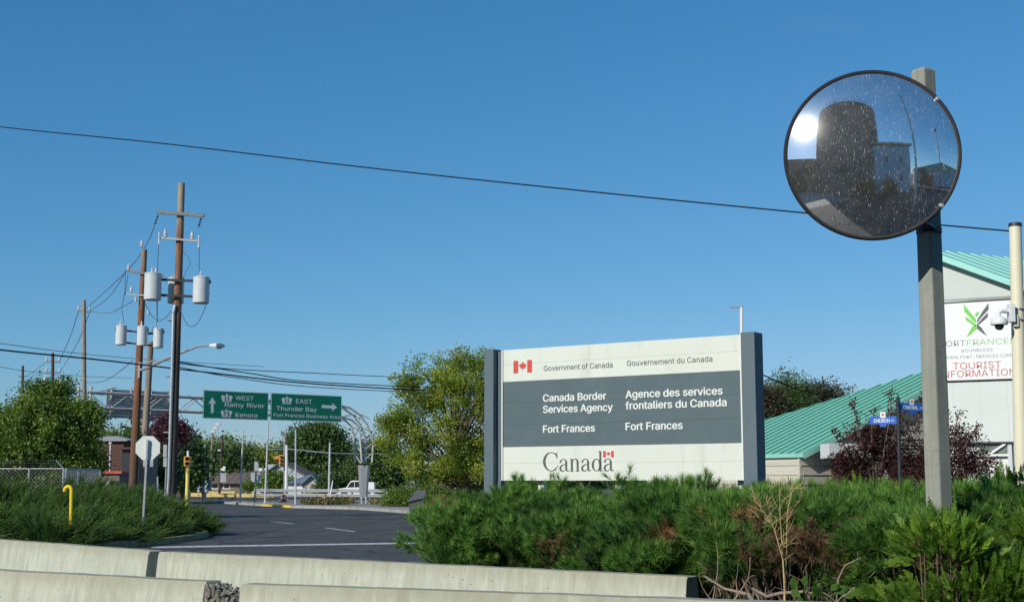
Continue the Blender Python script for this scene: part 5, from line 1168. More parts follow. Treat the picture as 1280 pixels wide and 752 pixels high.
# pale block with windows behind the yellow-green tree
Yw = 165; a, b = gx(496, Yw), gx(518, Yw); T = thing('pale_block', 'pale three-storey block with dark windows glimpsed left of the yellow-green tree', 'building', Vector((a, Yw, 0)))
m = MB(); m.box((a, Yw, 0), (b, Yw + 9, zz(577, Yw))); m.build('wall', M['bluewhite'], T)
m = MB(); m.box((a - .3, Yw - .3, zz(577, Yw) + .01), (b, Yw + 9.3, zz(575, Yw))); m.build('roof', M['roofblue'], T)
for r_ in range(3):
    for xx in (498, 503.5, 509, 514):
        q = gx(xx, Yw); z = .7 + r_ * 1.45; m = MB(); m.box((q, Yw - .05, z), (q + .3, Yw - .003, z + .8)); m.build('window', M['darkglass'], T)
# white pickup behind the guardrail
def wheel(T, x, y, z, r_=.36, side=-1):
    m = MB(); m.tube([(x, y, z), (x, y + .24, z)], r_, 20); w_ = m.build('wheel', M['black'], T); m = MB(); m.tube([(x, y - .015, z), (x, y + .02, z)], r_ * .6, 14); m.build('rim', M['galv'], w_)
Yv = 122; T = thing('white_pickup', 'white pickup truck parked behind the guardrail at the foot of the gantry', 'pickup truck', Vector((gx(445, Yv), Yv, 0)))
xo = gx(421, Yv); sc_ = (gx(468, Yv) - xo) / 5.4
prof = [(0, .45), (0, .85), (.25, .98), (1.35, 1.08), (1.95, 1.62), (2.2, 1.7), (3.35, 1.7), (3.5, 1.12), (3.6, 1.1), (3.62, 1.5), (3.75, 1.56), (5.25, 1.56), (5.4, 1.45), (5.4, .5), (4.75, .45), (4.65, .75), (4.3, .85), (3.95, .75), (3.85, .42), (1.55, .42), (1.45, .75), (1.1, .85), (.75, .75), (.65, .42)]
m = MB(); m.prism([(x * sc_, z) for x, z in prof], Vector((xo, Yv, 0)), Vector((1, 0, 0)), Zv, Vector((0, 1, 0)), 1.85); m.build('body', M['carwhite'], T, bevel=.05)
for pts in ([(1.5, 1.1), (2.02, 1.56), (2.5, 1.6), (2.5, 1.1)], [(2.58, 1.1), (2.58, 1.6), (3.25, 1.6), (3.35, 1.12)]):
    m = MB(); m.prism([(x * sc_, z) for x, z in pts], Vector((xo, Yv - .012, 0)), Vector((1, 0, 0)), Zv, Vector((0, 1, 0)), .02); m.build('side_window', M['darkglass'], T)
wheel(T, xo + 1.1 * sc_, Yv - .02, .36); wheel(T, xo + 4.3 * sc_, Yv - .02, .36)
m = MB(); m.box((xo - .02, Yv + .1, .72), (xo + .02, Yv + .4, .9)); m.build('headlight', M['porc'], T)
# guardrail
Yg = 105; T = thing('guardrail', 'steel double guardrail along the far side of the road behind the gantry leg', 'guardrail', Vector((gx(500, Yg), Yg, 0)))
a, b = Vector((gx(318, 112), 112, 0)), Vector((gx(483, Yg), Yg, 0)); d = (b - a).normalized(); nr = Vector((d.y, -d.x, 0))
for zc in (.88, .52):
    m = MB(); sec = [(.0, .13), (.04, .1), (.05, .07), (.01, .02), (.01, -.02), (.05, -.07), (.04, -.1), (0, -.13)]
    for (o1, z1), (o2, z2) in zip(sec, sec[1:]): m.add([a + nr * o1 + Zv * (zc + z1), b + nr * o1 + Zv * (zc + z1), b + nr * o2 + Zv * (zc + z2), a + nr * o2 + Zv * (zc + z2)], [(0,1,2,3)])
    m.build('rail', M['galv'], T)
Lr = (b - a).length
for i in range(9):
    c = a + d * (Lr * i / 8) - nr * .08; m = MB(); m.bar(c, c + Zv * 1.0, .16, .14); m.build('rail_post', M['whitem'] if i == 8 else M['wooddk'], T)
# long yellow timber rails
def yrail(label, xa, xb, Y, yc):
    a, b = gx(xa, Y), gx(xb, Y); z = zz(yc, Y); T = thing('yellow_rail', label, 'low barrier', Vector(((a + b) / 2, Y, 0)), 'yellow low rails across the street')
    m = MB(); m.box((a, Y, z - .17), (b, Y + .25, z + .17)); m.build('beam', M['yellow_rail'], T, bevel=.02)
    n = max(2, int((b - a) / 2.6))
    for i in range(n + 1):
        x = a + .2 + (b - a - .4) * i / n; m = MB(); m.box((x - .12, Y + .02, 0), (x + .12, Y + .2, z - .172)); m.build('support', M['wooddk'], T)
    return T
yrail('leftmost yellow rail of the front row, left of the white trailer pole', 239, 254.3, 125, 618)
yrail('long yellow rail of the front row below the brown building', 258.5, 293, 125, 618.5)
yrail('right yellow rail of the front row ending at the guardrail', 296, 342, 125, 619)
yrail('left yellow rail of the back row', 261, 294, 134, 615.7)
yrail('right yellow rail of the back row beside the triple signs', 307, 326, 134, 615.7)
yrail('short yellow rail at far left beside the tallest pole', 190, 204, 120, 617)
# lamp posts, flag poles and masts across the street
TPG = 'thin poles across the street'
simplepole('thin_pole', 'white thin pole with a short top bar left of the tall floodlight poles', 'pole', 256.6, 553, 254.3, 118, .13, 'paleg', TPG)
T, tt = simplepole('floodlight_pole', 'pole with a cluster of floodlights on top, left of the dark pole', 'light pole', 265.7, 541, 262.4, 150, .16, 'woodg', TPG)
for k in range(3):
    m = MB(); c = tt + Vector((.1 + .25 * k, -.1, .15 + .4 * k)); m.box((c.x - .25, c.y - .15, c.z - .15), (c.x + .25, c.y + .15, c.z + .15)); m.build('floodlight', M['porc'], T, bevel=.05)
T, tt = simplepole('dark_pole', 'dark wooden pole carrying a small white lamp and two grey sign backs', 'pole', 278.2, 543, 274.2, 132, .15, 'wooddk', TPG)
for ya, yb_, hw in ((582.5, 588, 3), (590.5, 602.3, 3.8)):
    a, b = at(276 - hw + 3, yb_, 131.7), at(276 + hw + 3, ya, 131.7); m = MB(); m.box((a.x, 131.7, a.z), (b.x, 131.75, b.z)); m.build('sign_plate', M['alu'] if ya > 585 else M['signback'], T)
q = at(274.6, 562.5, 131.6); m = MB(); m.box((q.x - .15, q.y - .2, q.z - .06), (q.x + .1, q.y + .1, q.z + .06)); m.build('lamp', M['whitem'], T)
simplepole('thin_pole', 'thin pale mast in front of the rooftop unit of the brown building', 'pole', 304, 538, 300.7, 96, .075, 'paleg', TPG)
simplepole('thin_pole', 'thin white mast rising to the joint between the two green signs', 'pole', 335.5, 526, 331.8, 90, .075, 'paleg', TPG)
T, tt = simplepole('signal_pole', 'grey pole carrying an orange traffic signal head in front of the light green trees', 'traffic signal', 355.7, 538, 356.5, 128, .12, 'galvd', TPG)
q = at(352.3, 575.5, 127.5); m = MB(); m.box((q.x - .24, q.y - .2, q.z - .55), (q.x + .24, q.y + .2, q.z + .55)); sh = m.build('signal_head', M['orange'], T, bevel=.05)
for dz in (.34, 0, -.34):
    m = MB(); m.tube([(q.x, q.y - .32, q.z + dz), (q.x, q.y - .2, q.z + dz)], .14, 12); m.build('lens', M['black'], sh)
m = MB(); m.bar((q.x, q.y, q.z), (tt.x, 128, q.z), .08); m.bar((q.x - .3, q.y + .05, q.z + .3), (q.x - .75, q.y + .05, q.z + .3), .3); m.build('signal_bracket', M['orange'], T)
simplepole('thin_pole', 'bright white pole just right of the orange traffic signal', 'pole', 358.3, 556, 358.3, 118, .15, 'whitem', TPG)
T, _ = simplepole('thin_pole', 'dark slim mast standing on the bright white pole beside the traffic signal', 'pole', 358.5, 540, 358.3, 120, .08, 'wooddk', TPG)
simplepole('thin_pole', 'pale pole in front of the dark conifer, with a small side arm', 'pole', 369.6, 536, 370, 88.5, .07, 'paleg', TPG)
simplepole('thin_pole', 'white pole in front of the right side of the big dark tree', 'pole', 412.4, 552.5, 411.5, 108, .1, 'paleg', TPG)
simplepole('leaning_stake', 'short white stake leaning to the right beside the white pole', 'stake', 416, 600, 412, 107, .06, 'whitem')
# triple sign seen from behind
b0 = Vector((gx(320, 96), 96, 0)); T = thing('triple_sign', 'three grey sign plates on one green post, seen from behind', 'sign', b0)
m = MB(); m.tube([b0, at(320, 578, 96)], .045, 8); m.build('post', M['tealrib'], T)
for x0, y0, x1, y1 in ((317.8, 576, 323.4, 588.3), (313.5, 590, 319, 602.2), (321, 590, 327, 603), (323.5, 584.5, 329.5, 588.5)):
    a, b = at(x0, y1, 95.9), at(x1, y0, 95.9); m = MB(); m.box((a.x, 95.85, a.z), (b.x, 95.88, b.z)); m.build('sign_plate', M['alu'] if x0 != 323.5 else M['signback'], T)
# orange markers
def marker(label, x, y0, Y):
    b0 = Vector((gx(x, Y), Y, .1)); h = zz(y0, Y) - .1; T = thing('delineator', label, 'road marker', b0, 'orange road markers'); m = MB(); m.lathe([(.26, 0), (.26, .05), (.17, .06), (.15, h * .5), (.12, h * .9), (.05, h), (.001, h)], b0, 14); m.build('marker_body', M['orange'] if x > 380 else M['red'], T, smooth=True)
    m = MB(); m.lathe([(.162, h * .45), (.165, h * .45), (.155, h * .62), (.15, h * .62)], b0, 14); m.build('stripe', M['whitem'], T)
marker('faded orange road marker beside the white pole by the guardrail', 406, 617, 98); marker('darker red-orange road marker below the traffic signal', 354.5, 617, 99)
b0 = Vector((gx(926.5, 60), 60, 0)); T, tt = simplepole('mast', 'thin white mast with a short side bar behind the right end of the entry sign', 'pole', 926.8, 384, 927, 60, .1, 'whitem')
m = MB(); m.bar(tt, at(912, 384.3, 60), .06); m.lathe([(.001, .1), (.06, .05), (.06, -.05)], tt, 8); m.build('side_bar', M['galvd'], T)

# ------------------------------------------------------------------ behind the camera, seen in the mirror
def mdir(a, d): return Vector((MC.x - math.sin(R(a)) * d, MC.y - math.cos(R(a)) * d, 0))
sc0 = mdir(16.5, 24); SR = 7.6; SH = 20.6
T = thing('storage_silo', 'huge dark round concrete silo reflected in the middle of the mirror', 'silo', sc0)
m = MB(); m.lathe([(SR, 0), (SR, SH), (SR - .3, SH + .05), (SR - .35, SH - .4), (.01, SH - .4)], sc0, 72); m.build('shell', M['silo'], T, smooth=True)
for k in range(1, 9):
    m = MB(); z = k * SH / 9; m.lathe([(SR + .003, z - .05), (SR + .04, z - .04), (SR + .04, z + .04), (SR + .003, z + .05)], sc0, 72); m.build('hoop', M['silo'], T)
m = MB(); 
for k in range(28):
    a = 2 * PI * k / 28; c = sc0 + Vector((math.cos(a) * (SR - .12), math.sin(a) * (SR - .12), SH)); m.bar(c, c + Zv * 1.25, .05)
for z in (.65, 1.25): m.tube([sc0 + Vector((math.cos(2*PI*k/48) * (SR - .12), math.sin(2*PI*k/48) * (SR - .12), SH + z)) for k in range(49)], .035, 5)
m.build('railing', M['galvd'], T)
m = MB(); c = sc0 + Vector((-1.2, SR - 1.5, SH)); m.bar(c, c + Zv * 2.4, .12); m.bar(c + Vector((-.5, 0, 2.3)), c + Vector((.5, 0, 2.3)), .1); m.build('mast', M['dark'], T)
# long blue-green factory wing right of the silo
def block(name, label, a0, d0, a1, d1, depth, h, mt, cat='building'):
    p, q = mdir(a0, d0), mdir(a1, d1); u_ = (q - p).normalized(); n1 = Vector((-u_.y, u_.x, 0)); 
    if n1.dot(MC - p) < 0: n1 = -n1
    T = thing(name, label, cat, (p + q) / 2); m = MB(); m.prism([(0, 0), ((q - p).length, 0), ((q - p).length, h), (0, h)], p, u_, Zv, -n1, depth); m.build('wall', mt, T); return T, p, q, u_, n1
T, p, q, u_, n1 = block('factory_wing', 'blue-green factory building with a flat overhanging roof, reflected right of the silo', 4, 19, -20, 20.5, 14, 9.3, M['mint'])
Lw = (q - p).length
m = MB(); m.prism([(-.3, 9.55), (Lw + .5, 9.55), (Lw + .5, 9.9), (-.3, 9.9)], p + n1 * .7, u_, Zv, -n1, 15); m.build('roof', M['siding'], T)
for k in range(12):
    m = MB(); m.prism([(Lw * (k + .1) / 12, 9.3), (Lw * (k + .16) / 12, 9.3), (Lw * (k + .16) / 12, 9.55), (Lw * (k + .1) / 12, 9.55)], p, u_, Zv, -n1, .4); m.build('eave_bracket', M['white'], T)
for t in (.38, .72):
    for zb_ in (2.2, 5.8):
        m = MB(); m.prism([(Lw * t, zb_), (Lw * t + .6, zb_), (Lw * t + .6, zb_ + 1.1), (Lw * t, zb_ + 1.1)], p + n1 * .02, u_, Zv, -n1, .08); m.build('window', M['darkglass'], T)
T, p, q, u_, n1 = block('warehouse', 'low pale green warehouse reflected at the right side of the mirror', -22, 34, -52, 40, 12, 5.2, M['mint'])
m = MB(); Lw = (q - p).length; m.prism([(-.4, 5.21), (Lw + .4, 5.21), (Lw * .5, 8)], p + n1 * .4, u_, Zv, -n1, 13); m.build('roof', M['tealrib'], T)
m = MB(); m.prism([(3, 0), (7, 0), (7, 3.6), (3, 3.6)], p + n1 * .03, u_, Zv, -n1, .1); m.build('loading_door', M['darkglass'], T)
T, p, q, u_, n1 = block('mill_building', 'dark low mill building reflected at the far left of the mirror', 33, 34, 75, 30, 14, 9.5, M['silo'])
m = MB(); Lw = (q - p).length; m.prism([(-.3, 9.51), (Lw + .3, 9.51), (Lw + .3, 9.9), (-.3, 9.9)], p + n1 * .3, u_, Zv, -n1, 14.6); m.build('roof', M['dark'], T)
c = mdir(55, 33)
m = MB()
for dx in (-.9, .9):
    for dy in (-.9, .9): m.bar(c + Vector((dx, dy, 9.9)), c + Vector((dx, dy, 14.6)), .22)
for z in (11.3, 12.9, 14.5): 
    for s_ in (-.9, .9): m.bar(c + Vector((-.9, s_, z)), c + Vector((.9, s_, z)), .2); m.bar(c + Vector((s_, -.9, z)), c + Vector((s_, .9, z)), .2)
m.build('roof_frame', M['dark'], T)
for a_, d_, h_, lab in ((-24, 9, 13.5, 'tall grey pole reflected as a long curve right of the factory in the mirror'), (-38, 24, 14.5, 'thin lamp pole reflected near the right rim of the mirror')):
    c = mdir(a_, d_); T = thing('reflected_pole', lab, 'pole', c); m = MB(); m.tube([c, c + Zv * h_], [.12, .08], 10); m.build('shaft', M['galv'] if d_ < 10 else M['dark'], T, smooth=True)
    if d_ > 10: m = MB(); m.box((c.x - .5, c.y - .3, h_), (c.x + .5, c.y + .3, h_ + .4)); m.build('lamp_head', M['dark'], T)
sheet('loading_yard', [tuple(mdir(14, 13.5).xy), tuple(mdir(62, 11).xy), tuple(mdir(70, 25).xy), tuple(mdir(40, 26).xy)], .006, M['walk'])

# ------------------------------------------------------------------ vegetation
def pine_shoot(rng, n=44, Ls=.10, nl=.105, w_=.0072):
    V, Fc = [], []
    def tri(a, b, c): k = len(V); V.extend([a, b, c]); Fc.append([k, k + 1, k + 2])
    tri(np.array([-.004, 0, -.12]), np.array([.004, 0, -.12]), np.array([0, 0, Ls])); tri(np.array([0, -.004, -.12]), np.array([0, .004, -.12]), np.array([0, 0, Ls]))
    for i in range(n):
        t = (i / n) ** .8; z = Ls * t; a = i * 2.39996 + rng.uniform(-.3, .3); el = R(4 + 66 * t + rng.uniform(-14, 14)); l = nl * rng.uniform(.75, 1.15) * (1 - .15 * t)
        d = np.array([math.cos(a) * math.cos(el), math.sin(a) * math.cos(el), math.sin(el)]); s = np.array([-math.sin(a), math.cos(a), 0]) * w_ / 2
        p = np.array([0, 0, z]); tri(p - s, p + s, p + d * l)
    return np.array(V), np.array(Fc)
rg = np.random.default_rng(11)
SV, SF = pine_shoot(rg)
def pads(c, rx, ry, H, z0, n, rng, front=None):
    """clump centres spread over a dome that starts at height z0"""
    out = []
    while len(out) < n:
        d = rng.normal(size=3); d[2] = abs(d[2]) * 1.1 if rng.random() < .8 else d[2]; d /= np.linalg.norm(d); r_ = rng.uniform(.72, 1.0)
        p = np.array([c[0] + d[0] * rx * r_, c[1] + d[1] * ry * r_, z0 + (H - z0) * (.42 + .58 * d[2]) * r_ ** .5])
        if p[2] < z0 or p[2] > H: continue
        if p[2] < .84 * H and math.sin(4.3 * p[0] + 1.7 * p[1]) * math.sin(7 * p[2] + 2.6 * p[0]) > .28: continue
        out.append((p, d))
    return out
def pine(label, c, rx, ry, H, z0=.1, npad=60, per=25, seed=1, dead=.05, pr=.24, group='dwarf pines of the hedge', mt='pine'):
    rng = np.random.default_rng(seed); T = thing('dwarf_pine', label, 'shrub', (c[0], c[1], 0), group)
    P = pads(c, rx, ry, H, z0, npad, rng); loc, dirs, var = [], [], []
    m = MB(); b0 = Vector((c[0], c[1], .05))
    for p, d in P:
        dd_ = rng.random() < dead; base = .97 if dd_ else rng.uniform(.2, .62)
        for k in range(per):
            q = rng.normal(size=3); q[2] = abs(q[2]) if rng.random() < .75 else q[2]; q /= np.linalg.norm(q); rr = pr * .86 * rng.uniform(.3, 1) ** .5
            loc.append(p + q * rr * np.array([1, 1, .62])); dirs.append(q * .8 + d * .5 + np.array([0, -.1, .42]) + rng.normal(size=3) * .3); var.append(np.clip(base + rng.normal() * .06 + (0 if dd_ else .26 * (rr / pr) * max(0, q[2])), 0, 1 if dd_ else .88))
        e = Vector(p); s0 = b0 + Vector((rng.normal() * .08, rng.normal() * .08, 0)); mid = s0.lerp(e, .55) + Vector((rng.normal() * .06, rng.normal() * .06, -.08))
        r0 = rng.uniform(.008, .017); m.tube([s0, s0.lerp(mid, .5) + Vector((0, 0, .03)), mid, e], [r0, r0 * .8, r0 * .6, r0 * .3], 5, False)
    # inner shaded shoots
    for k in range(int(npad * per * .2)):
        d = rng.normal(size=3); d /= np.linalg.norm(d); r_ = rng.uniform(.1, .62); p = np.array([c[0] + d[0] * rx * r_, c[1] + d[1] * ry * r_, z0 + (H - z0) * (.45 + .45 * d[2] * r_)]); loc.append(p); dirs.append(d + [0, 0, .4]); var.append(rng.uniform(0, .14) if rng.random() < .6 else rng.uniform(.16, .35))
    m.build('branches', M['bark'], T, smooth='all', fix=False)
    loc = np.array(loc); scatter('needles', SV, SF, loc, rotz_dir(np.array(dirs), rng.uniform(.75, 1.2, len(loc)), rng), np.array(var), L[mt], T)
    return T
pine('low end of the pine hedge nearest the road, below the left slate post', (-.08, 14.6), 1.05, 1.0, 1.32, .05, 96, seed=1)
pine('dwarf pine in front of the left third of the entry sign', (.55, 15.4), 1.0, .9, 1.36, .15, 66, seed=2)
pine('dwarf pine just behind the far barrier row below the Canada wordmark, with a brown hollow', (.85, 13.5), .95, .8, 1.2, .15, 66, seed=3, dead=.02)
pine('dwarf pine in front of the middle of the entry sign', (1.75, 14.2), 1.0, .9, 1.38, .2, 70, seed=4, dead=.03)
pine('dwarf pine behind the end of the far barrier', (1.4, 12.25), .75, .8, 1.27, .1, 60, seed=5, dead=.02)
pine('dwarf pine below the right slate post of the entry sign', (2.75, 13.3), .95, .9, 1.36, .2, 66, seed=6, dead=.04)
pine('dwarf pine over the hollow full of dead branches', (2.15, 10.9), .75, .7, 1.27, .97, 52, seed=7, dead=.07)
pine('dwarf pine left of the concrete mirror post, in front of the beige clapboards', (3.15, 11.6), .9, .8, 1.33, .85, 62, seed=8, dead=.06)
pine('dwarf pine around the foot of the concrete mirror post', (2.72, 9.35), .42, .4, 1.17, .72, 34, seed=9, dead=.02, pr=.2)
pine('dwarf pine right of the concrete mirror post', (3.72, 10.6), .62, .6, 1.33, .6, 44, seed=10, dead=.03)
pine('small separate pine shoot standing in the dark hollow', (1.5, 9.7), .14, .14, 1.05, .78, 7, seed=13, dead=.0, pr=.12)
# lone upright shoots poking above the hedge line
for i, (x, y, Y, lab) in enumerate(((783, 599, 13.6, 'single upright pine tip poking up in front of the sign, right of the Canada wordmark'), (697, 603, 14.6, 'pale pine tip poking up below the start of the Canada wordmark'), (650, 601, 15, 'pine tip poking up at the lower left corner of the entry sign'), (885, 604, 13.0, 'pine tip poking up below the lower right of the entry sign'))):
    p = at(x, y + 8, Y); T = thing('pine_tip', lab, 'pine shoot', (p.x, p.y, p.z - .1), 'pine tips above the hedge'); n = 12; r2 = np.random.default_rng(40 + i)
    scatter('needles', SV, SF, np.array(p) + r2.normal(size=(n, 3)) * [.06, .06, .05], rotz_dir(np.array([0, 0, 1.]) + r2.normal(size=(n, 3)) * .35, r2.uniform(.8, 1.1, n), r2), r2.uniform(.5, .85, n), L['pine'], T)

# feathery flat sprays: cedar and juniper
def frond(rng, n, Ls, wd, th, up=.5, tilt=.0):
    V, Fc = [], []
    def quad(p, d, l, s):
        k = len(V); V.extend([p - s * .3, p + d * l * .5 - s, p + d * l, p + d * l * .5 + s]); Fc.append([k, k + 1, k + 2, k + 3])
    for i in range(n):
        t = (i + .5) / n; side = -1 if i % 2 else 1; p = np.array([0, 0, Ls * t]); l = wd * (1 - t * .75) * rng.uniform(.7, 1.2); an = R(rng.uniform(30, 55))
        d = np.array([side * math.sin(an), rng.uniform(-tilt - .12, tilt + .12), math.cos(an)]); s = np.cross(d, [0, 1, 0]) * th + np.array([0, rng.uniform(-.3, .3) * th, 0]); quad(p, d, l, s)
        if l > wd * .4:
            for q in (.5,): quad(p + d * l * q, (d + np.array([0, 0, .9])) / 1.5, l * .45, s * .8)
    quad(np.array([0, 0, 0.]), np.array([0, 0, 1.]), Ls * 1.1, np.array([th, 0, 0]))
    return np.array(V), np.array(Fc)
CV, CF = frond(rg, 13, .10, .045, .005)
def cedar(label, c, rx, ry, H, z0, npad, per, seed, lo=.3):
    rng = np.random.default_rng(seed); T = thing('cedar_shrub', label, 'shrub', (c[0], c[1], 0), 'bright green cedars'); P = pads(c, rx, ry, H, z0, npad, rng); loc, dirs, var = [], [], []; m = MB(); b0 = Vector((c[0], c[1], .05))
    for p, d in P:
        b = rng.uniform(lo, .8)
        for k in range(per):
            q = rng.normal(size=3); q /= np.linalg.norm(q); loc.append(p + q * rng.uniform(.05, .2) * np.array([1, 1, .7])); dirs.append(d * .7 + q * .6 + [0, 0, .35]); var.append(np.clip(b + rng.normal() * .12, 0, 1))
        e = Vector(p); m.tube([b0, b0.lerp(e, .5) + Vector((rng.normal() * .05, rng.normal() * .05, 0)), e], [.014, .009, .004], 5, False)
    m.build('branches', M['bark'], T, smooth='all', fix=False); loc = np.array(loc)
    scatter('sprays', CV, CF, loc, rotz_dir(np.array(dirs), rng.uniform(.7, 1.25, len(loc)), rng), np.array(var), L['cedar'], T)
cedar('bright green cedar filling the lower right corner of the photo', (3.0, 8.75), .62, .4, .94, .5, 50, 36, 21)
cedar('bright green cedar at the right edge below the cream pole', (4.05, 9.9), .6, .5, 1.42, .5, 46, 36, 22)
cedar('small yellow-green cedar in front of the concrete mirror post', (2.72, 8.75), .22, .2, 1.22, .8, 16, 30, 23, .45)
cedar('yellow-green low conifer peeking over the hedge in front of the clapboards', (3.62, 14.2), .16, .2, 1.47, 1.0, 6, 34, 24, .6)
cedar('yellow-green cedar behind the hedge right of the mirror post', (4.6, 12.6), .5, .4, 1.52, .8, 30, 36, 25, .4)

def plume(rng, n=15, Ls=.34, wd=.10, th=.0075):
    V, Fc = [], []
    for i in range(n):
        t = (i + .5) / n; side = -1 if i % 2 else 1; p = np.array([0, 0, Ls * t]); l = wd * (1 - t * .7) * rng.uniform(.7, 1.25); an = R(rng.uniform(16, 38)); tw = rng.uniform(-.6, .6)
        d = np.array([side * math.sin(an), math.sin(an) * tw, math.cos(an)]); s = np.array([0, th, 0]) if i % 3 else np.array([th, 0, 0]); k = len(V); V += [p - s, p + s, p + d * l]; Fc.append([k, k + 1, k + 2])
    k = len(V); V += [np.array([-th, 0, 0]), np.array([th, 0, 0]), np.array([0, 0, Ls * 1.15])]; Fc.append([k, k + 1, k + 2]); return np.array(V), np.array(Fc)
JV, JF = plume(rg)
def juniper(label, c, r_, H, n, seed):
    rng = np.random.default_rng(seed); T = thing('juniper_shrub', label, 'shrub', (c[0], c[1], .1), 'spreading junipers in the road island'); loc, dirs, var = [], [], []; m = MB()
    nb_ = n // 16
    for i in range(nb_):
        a = rng.uniform(0, 2 * PI); rr = math.sqrt(rng.uniform(0, 1)); dx, dy = math.cos(a) * rr, math.sin(a) * rr; z = .1 + (H - .25) * (1 - rr ** 2.2) * rng.uniform(.55, 1.0); p = np.array([c[0] + dx * r_, c[1] + dy * r_, z]); dr = np.array([dx * .8 + .55, dy * .5, .24 + .2 * (1 - rr)]); dr += rng.normal(size=3) * .18; b = rng.uniform(.25, .7); dr /= np.linalg.norm(dr)
        for k in range(30):
            t = k / 30; loc.append(p + dr * t * .62 + rng.normal(size=3) * np.array([.07, .07, .05]) * (1.2 - t)); dirs.append(dr + rng.normal(size=3) * .28 + [0, 0, .15]); var.append(np.clip(b + .22 * t + rng.normal() * .08, 0, 1))
        if i % 4 == 0: m.tube([Vector((c[0], c[1], .1)), Vector(p)], [.02, .008], 4, False)
    m.build('branches', M['bark'], T, fix=False); loc = np.array(loc)
    scatter('plumes', JV, JF, loc, rotz_dir(np.array(dirs), rng.uniform(.7, 1.3, len(loc)), rng), np.array(var), L['juniper'], T)
for i, (px, Y, r_, H, n, lab) in enumerate(((15, 36, 2.3, 1.15, 2600, 'wide dark juniper at the left edge, behind the left concrete barrier'), (105, 33.3, 1.3, .5, 1100, 'lowest juniper along the kerb between the yellow pipe and the stop sign'), (88, 30.6, .75, .42, 500, 'tiny low juniper at the foot of the yellow pipe'), (20, 31.5, 1.6, .55, 1300, 'low juniper directly behind the left barrier at the photo edge'), (88, 42.5, 2.4, 1.32, 2400, 'tall juniper behind the yellow vent pipe'), (125, 37.5, 1.9, 1.0, 2000, 'juniper just right of the yellow vent pipe'),
        (155, 42, 1.8, 1.1, 2000, 'juniper behind the stop sign post'), (55, 34.6, 1.5, .8, 1500, 'low juniper left of the yellow vent pipe, close to the barrier'), (192, 39.8, 1.35, .68, 1500, 'juniper right of the stop sign post'), (216, 39.5, .8, .38, 700, 'lowest juniper at the pointed tip of the island'), (30, 45, 2.6, 1.38, 2400, 'tallest juniper in front of the chain-link fence'), (150, 36.8, 1.3, .62, 1300, 'low juniper at the foot of the stop sign post'), (-70, 38, 2.4, 1.4, 1500, 'juniper cut by the left edge of the photo'), (128, 46.5, 2.2, 1.4, 1700, 'juniper in front of the brick building and gate'))):
    juniper(lab, (gx(px, Y), Y), r_, H, n, 60 + i)

# dead branches, dry stalks, brown tufts and broad leaves in the hollow
def wiggle(p, d, L_, n, w_, rng, curl=.25):
    pts = [Vector(p)]; d = Vector(d).normalized()
    for i in range(n): d = (d + Vector((rng.normal(), rng.normal() * .6, rng.normal() * .7)) * curl).normalized(); pts.append(pts[-1] + d * (L_ / n))
    return pts
T = thing('dead_branches', 'tangle of bare grey-brown dead branches in the hollow under the pines', 'branches', (1.9, 9.9, .05)); r3 = np.random.default_rng(5)
for i in range(34):
    x = r3.uniform(1.25, 3.2); y = r3.uniform(9.1, 9.9); m = MB(); pts = wiggle((x, y, r3.uniform(.3, .7)), (r3.uniform(-1, 1), r3.uniform(-.3, .2), r3.uniform(.3, 1.4)), r3.uniform(.35, .75), 7, 0, r3, .3)
    r0 = r3.uniform(.004, .011); m.tube(pts, [r0 * (1 - .1 * k) for k in range(8)], 5, False)
    for k in (3, 5):
        q = wiggle(pts[k], (r3.normal(), r3.normal() * .4, r3.uniform(.2, 1)), r3.uniform(.12, .3), 4, 0, r3, .35); m.tube(q, [r0 * .5, r0 * .4, r0 * .3, r0 * .2, r0 * .12], 4, False)
    m.build('branch', M['twig'], T, smooth='all', fix=False)
m = MB(); m.tube([at(940, 735, 9.2), at(958, 745, 9.2), at(975, 741, 9.2), at(1003, 739, 9.2), at(1020, 742, 9.2)], [.011, .013, .012, .01, .007], 8, False); m.build('branch', M['twig'], T, smooth='all', fix=False)
m = MB(); m.tube([at(880, 719, 9.4), at(905, 735, 9.4), at(935, 742, 9.3), at(948, 760, 9.3)], [.006, .009, .012, .014], 8, False); m.build('branch', M['twig'], T, smooth='all', fix=False)
T = thing('brown_pine_tufts', 'withered rusty-brown needle tufts among the dead branches', 'dead foliage', (2.1, 9.6, .8))
for i, (x, y, n) in enumerate(((962, 688, 34), (1000, 680, 60), (1015, 672, 46), (935, 690, 16), (1060, 706, 34), (945, 672, 14), (685, 680, 26), (700, 690, 18), (1168, 690, 26), (1224, 722, 22), (1200, 716, 14))):
    Y = 9.5 if x > 800 else 12.6; n = int(n * .5)
    if x > 1100: Y = 8.75
    p = np.array(at(x, y, Y)); scatter('tuft', SV, SF, p + r3.normal(size=(n, 3)) * [.09, .05, .06], rotz_dir(r3.normal(size=(n, 3)) + [0, -.3, .5], r3.uniform(.45, .8, n), r3), r3.uniform(0, 1, n), L['deadpine'], T)
T = thing('dry_stalks', 'tall straw-coloured dry weed stalks standing before the hollow', 'weed', at(982, 760, 9.0)); b0 = at(982, 765, 9.0)
stalks = [[(982, 765), (979, 700), (968, 660), (955, 640), (935, 612)], [(982, 765), (978, 690), (975, 640), (974, 600)], [(980, 750), (983, 690), (984, 640), (990, 615), (1003, 604)], [(976, 690), (966, 655), (962, 640), (958, 625)], [(975, 640), (966, 622), (962, 608)], [(984, 650), (994, 632), (1000, 622)], [(968, 660), (957, 655), (948, 645)]]
